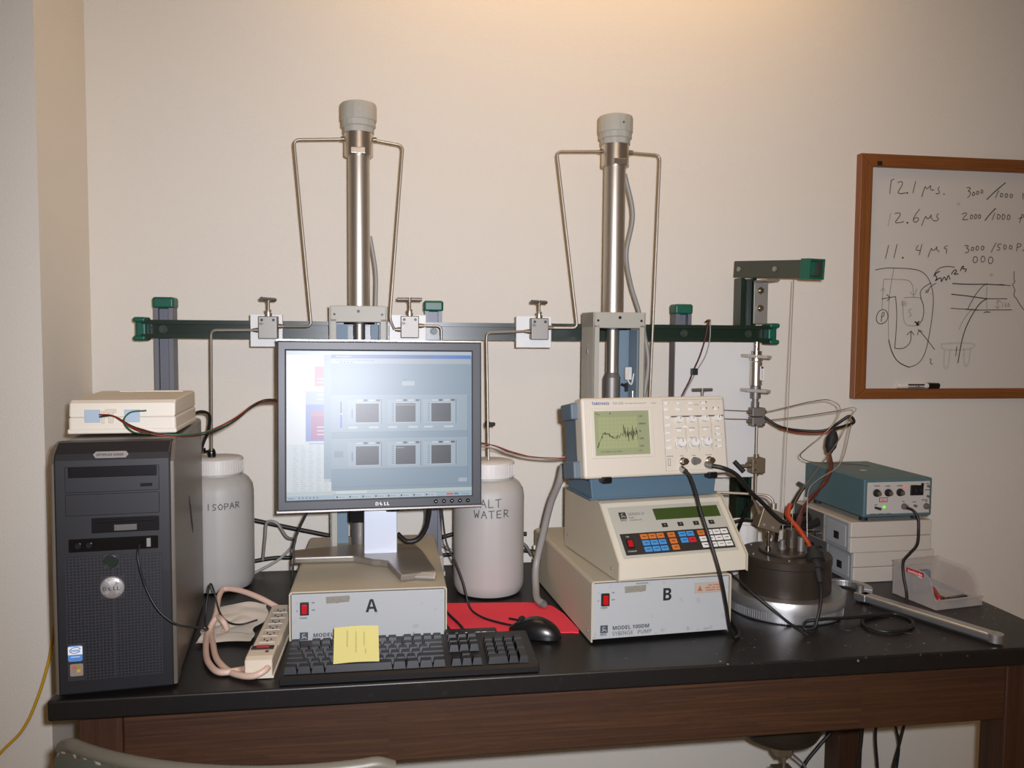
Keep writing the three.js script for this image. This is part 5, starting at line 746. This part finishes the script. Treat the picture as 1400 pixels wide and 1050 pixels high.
{
  const t = thing('pulser_instrument', 'teal instrument box with knobs and white front panel on stacked boxes', 'instrument', [1.108, TT + 0.151, -1.775], 0.03);
  const W = 0.18, H = 0.092, D = 0.262, f = 0.012;
  part('case', rb(W, H, D, 0.004, W / 2, f + H / 2, -D / 2), M.teal, t);
  const pn = part('front_panel', rb(W - 0.016, H - 0.016, 0.003, 0.001, W / 2, f + H / 2, 0.0005), std(0xb4afa6, 0.5), t);
  for (const [x, z] of [[0.02, -0.03], [W - 0.022, -0.03], [0.02, -D + 0.03], [W - 0.02, -D + 0.03]]) part('foot', cyl(0.01, 0.009, f, x, f / 2, z), M.rubber, t);
  const F = (x, y) => [x / 1000, f + H - y / 1000];
  for (const x of [31, 61, 92]) { const k = part('knob', lathe([[0, 0.012], [0.006, 0.0115], [0.0068, 0.004], [0.009, 0.003], [0.0092, 0]], 20).rotateX(Math.PI / 2), M.black, t); k.position.set(...F(x, 33), 0.002); part('knob_cap', cyl(0.005, 0.005, 0.002, 0, 0, 0.0125, 'z'), M.brass, k); }
  part('toggle_block', merge(rb(0.033, 0.024, 0.006, 0.001, ...F(136, 29), 0.003), box(0.004, 0.006, 0.008, F(150, 0)[0], F(0, 15)[1], 0.003)), M.black, t); part('toggle', merge(rb(0.003, 0.008, 0.008, 0.001, ...F(130, 29), 0.008), rb(0.003, 0.008, 0.008, 0.001, ...F(142, 28), 0.008)), M.charcoal, t);
  for (const [x, y] of [[166, 20], [166, 44], [132, 66]]) part('smb_socket', cyl(0.0032, 0.0028, 0.009, ...F(x, y), 0.005, 'z', 12), M.brass, t);
  for (const [x, y] of [[104, 67], [163, 68]]) part('bnc_socket', merge(cyl(0.0058, 0.0058, 0.012, ...F(x, y), 0.007, 'z', 16), cyl(0.0075, 0.0075, 0.003, ...F(x, y), 0.003, 'z', 16)), M.dullsteel, t);
  part('power_toggle', between([...F(29, 68), 0.001], [F(38, 0)[0], F(0, 70)[1], 0.012], 0.003, 10), M.black, t);
  part('green_lamp', new THREE.SphereGeometry(0.003, 14, 10).translate(...F(52, 67), 0.003), std(0x3a8a1c, 0.3, 0, { emissive: 0x5cff2a, emissiveIntensity: 1.2 }), t);
  part('red_lamp', new THREE.SphereGeometry(0.0024, 14, 10).translate(...F(106, 21), 0.003), std(0xa02018, 0.3, 0, { emissive: 0xff3020, emissiveIntensity: 0.9 }), t);
  print(pn, W - 0.016, H - 0.016, 4000, (g) => {
    const T = (x, y, w) => { g.fillStyle = '#57524b'; g.fillRect(x - 8, y - 8, w, 1.8); }; T(24, 15, 15); T(53, 16, 12); T(83, 16, 15); T(120, 16, 18); T(160, 13, 8); T(158, 28, 12); T(150, 52, 16); T(99, 54, 6); T(126, 56, 10); T(160, 56, 5); T(26, 60, 7); T(14, 82, 18); T(35, 82, 18); T(56, 82, 14);
    g.strokeStyle = '#57524b'; g.lineWidth = 0.5; for (const x of [31, 61, 92]) for (let a = 0; a < 7; a++) { const q = -2.9 + a * 0.42; g.beginPath(); g.moveTo(x - 8 + Math.cos(q) * 10.5, 25 + Math.sin(q) * 10.5); g.lineTo(x - 8 + Math.cos(q) * 13, 25 + Math.sin(q) * 13); g.stroke(); }
    g.fillStyle = '#a3423f'; g.fillRect(30, 36, 22, 11); g.fillStyle = '#c9bcb2'; g.fillRect(32, 38, 18, 7); g.fillStyle = '#a3423f'; g.fillRect(34, 40, 14, 1.2); g.fillRect(34, 42.5, 14, 1.2);
  }, [W / 2, f + H / 2, 0.0023]);
  part('paper_tag', box(0.014, 0.0006, 0.012, 0.075, f + H + 0.0004, -0.12).translate(0, 0, 0), M.ivory, t);
}
wire('black_cable', 'black cable hanging from the teal instrument socket past the clear bin', 'cable', [[1.213, 0.946, -1.768], [1.218, 0.944, -1.75], [1.224, 0.93, -1.74], [1.222, 0.9, -1.732], [1.208, 0.873, -1.715], [1.172, 0.858, -1.69], [1.147, 0.845, -1.675], [1.139, 0.815, -1.66], [1.14, 0.785, -1.65], [1.128, 0.765, -1.63], [1.11, 0.764, -1.61]], 0.0034, M.cable, 90);
{
  const t = thing('storage_bin', 'clear plastic hopper bin with a red sticker at the table right end', 'bin', [1.168, TT, -1.59], 0.16);
  const clear = phys({ color: 0xece8e4, roughness: 0.25, transmission: 0.8, thickness: 0 });
  const W = 0.128, D = 0.125, q = 0.002;
  const sw = [[0, 0.002], [0.002, 0.022], [-0.006, 0.032], [-0.011, 0.05], [-0.02, 0.066], [-0.036, 0.075], [-D, 0.079], [-D + 0.004, 0.002]];
  for (const s of [0, 1]) part('side_wall', side(sw, q, 0.0004).translate(s ? W - q / 2 : q / 2, 0, 0), clear, t);
  part('back_wall', box(W, 0.076, q, W / 2, 0.04, -D + 0.001), clear, t); part('floor', box(W, q, D, W / 2, 0.002, -D / 2), clear, t);
  part('front_lip', merge(box(W, 0.02, q, W / 2, 0.011, 0.001), rb(W + 0.004, 0.004, 0.005, 0.0015, W / 2, 0.021, 0.002)), clear, t); part('back_rim', rb(W + 0.004, 0.003, 0.004, 0.001, W / 2, 0.078, -D), clear, t);
  print(t, 0.05, 0.014, 4000, (g) => { g.fillStyle = '#b51c24'; g.fillRect(0, 0, 50, 10); word(g, 'Stacking Bin', 25, 8, 7, '#f0e6e0', 'bold', 'center'); g.fillStyle = '#d6cdc4'; g.fillRect(34, 10, 12, 3); }, [-0.0012, 0.066, -0.058], [0, -Math.PI / 2, 0], 0.5, 'sticker');
}
{
  const inBin = (x, y, z) => { const c = Math.cos(0.16), s = Math.sin(0.16); return [1.168 + x * c + z * s, TT + y, -1.59 - x * s + z * c]; };
  single('red_tool', 'red handled tool lying inside the clear plastic bin', 'tool', merge(between([0, 0, 0], [0.03, 0.006, -0.05], 0.007, 12), between([0.03, 0.006, -0.05], [0.04, 0.008, -0.07], 0.004, 10), new THREE.SphereGeometry(0.0072, 12, 8)), std(0x8f1a26, 0.4), inBin(0.04, 0.0115, -0.03), 0.16);
  single('black_tool', 'black tool lying across the inside of the clear plastic bin', 'tool', merge(rb(0.058, 0.014, 0.016, 0.005, 0, 0, 0), between([-0.028, 0, 0], [-0.036, 0.004, -0.03], 0.005, 10)), M.blackGloss, inBin(0.082, 0.0115, -0.022), 0.3);
  single('teal_packet', 'small grey blue packet standing inside the clear plastic bin', 'packet', rb(0.05, 0.05, 0.014, 0.004), std(0x66737c, 0.5), inBin(0.06, 0.03, -0.105), 0.16);
}
{
  const t = thing('pin_spanner', 'large steel hook spanner lying on the table beside the vessel', 'wrench', [1.044, TT, -1.67]);
  const dx = 1.158 - 1.044, dz = 1.67 - 1.4, len = Math.hypot(dx, dz), an = Math.atan2(dx, dz);
  const arm = part('handle', merge(rb(0.027, 0.017, len, 0.005, 0, 0.0125, len / 2, 3), cyl(0.0145, 0.0145, 0.016, 0, 0.0125, len, 'y', 28), rb(0.03, 0.017, 0.03, 0.003, 0, 0.0125, 0.005)), M.alu, t); arm.rotation.y = an;
  const out = [], hx = -0.004, hy = 0.058;
  for (let i = 0; i <= 24; i++) { const a = -0.75 + i / 24 * 3.6; out.push([hx + Math.cos(a) * 0.058, hy + Math.sin(a) * 0.058]); }
  for (let i = 24; i >= 0; i--) { const a = -0.75 + i / 24 * 3.6, r = 0.034 + 0.016 * (i / 24); out.push([hx + Math.cos(a) * r, hy + Math.sin(a) * r]); }
  part('hook', ext(out, 0.014, 0.0015).rotateX(-Math.PI / 2).translate(0, 0.004, 0), M.alu, t);
  part('pivot', cyl(0.008, 0.008, 0.034, 0.0, 0.0175, -0.005), M.dullsteel, t);
}
single('plastic_cup', 'white plastic cup peeking out behind the pump controller right side', 'cup', lathe([[0, 0.001], [0.03, 0.001], [0.034, 0.14], [0.036, 0.142], [0.035, 0.143], [0.032, 0.14], [0.028, 0.004], [0, 0.004]], 36), M.white, [0.85, TT, -1.86]);

// ---------------------------------------------------------------- cables hanging under the table
wire('hanging_cable', 'leftmost black cable hanging under the table beside the rear leg', 'cable', [[1.196, 0.7255, -1.88], [1.2, 0.5, -1.885], [1.204, 0.367, -1.9], [1.201, 0.309, -1.9], [1.193, 0.222, -1.9], [1.2, 0.01, -1.9]], 0.0048, M.cable, 60);
wire('hanging_cable', 'second black cable from the rear leg hanging under the table', 'cable', [[1.237, 0.7255, -1.88], [1.24, 0.5, -1.89], [1.241, 0.364, -1.9], [1.241, 0.316, -1.9], [1.251, 0.218, -1.9], [1.25, 0.01, -1.9]], 0.004, M.cable, 60);
wire('hanging_cable', 'third black cable under the table, crossing the rightmost one', 'cable', [[1.283, 0.7255, -1.88], [1.285, 0.5, -1.89], [1.29, 0.371, -1.9], [1.305, 0.302, -1.897], [1.302, 0.214, -1.9], [1.3, 0.01, -1.9]], 0.0036, M.cable, 60);
wire('hanging_cable', 'rightmost black cable hanging under the table', 'cable', [[1.316, 0.7255, -1.9], [1.34, 0.5, -1.905], [1.331, 0.372, -1.908], [1.314, 0.292, -1.908], [1.296, 0.215, -1.908], [1.28, 0.01, -1.908]], 0.0036, M.cable, 60);
wire('hanging_cable', 'black cable slanting down left behind the rear table leg', 'cable', [[1.16, 0.7255, -1.86], [1.14, 0.5, -1.855], [1.095, 0.379, -1.85], [1.057, 0.335, -1.85], [1.016, 0.282, -1.85], [0.95, 0.01, -1.85]], 0.0042, M.cable, 60);
wire('drain_tube', 'thin grey tube slanting right from the drain under the table', 'tube', [[0.8895, 0.426, -1.668], [0.902, 0.408, -1.69], [0.965, 0.343, -1.75], [1.02, 0.25, -1.8], [1.05, 0.01, -1.8]], 0.003, M.hose, 50);

scene.traverse((o) => { if (o.isMesh) { o.castShadow = o.castShadow ?? true; o.receiveShadow = true; } });
renderer.render(scene, camera);
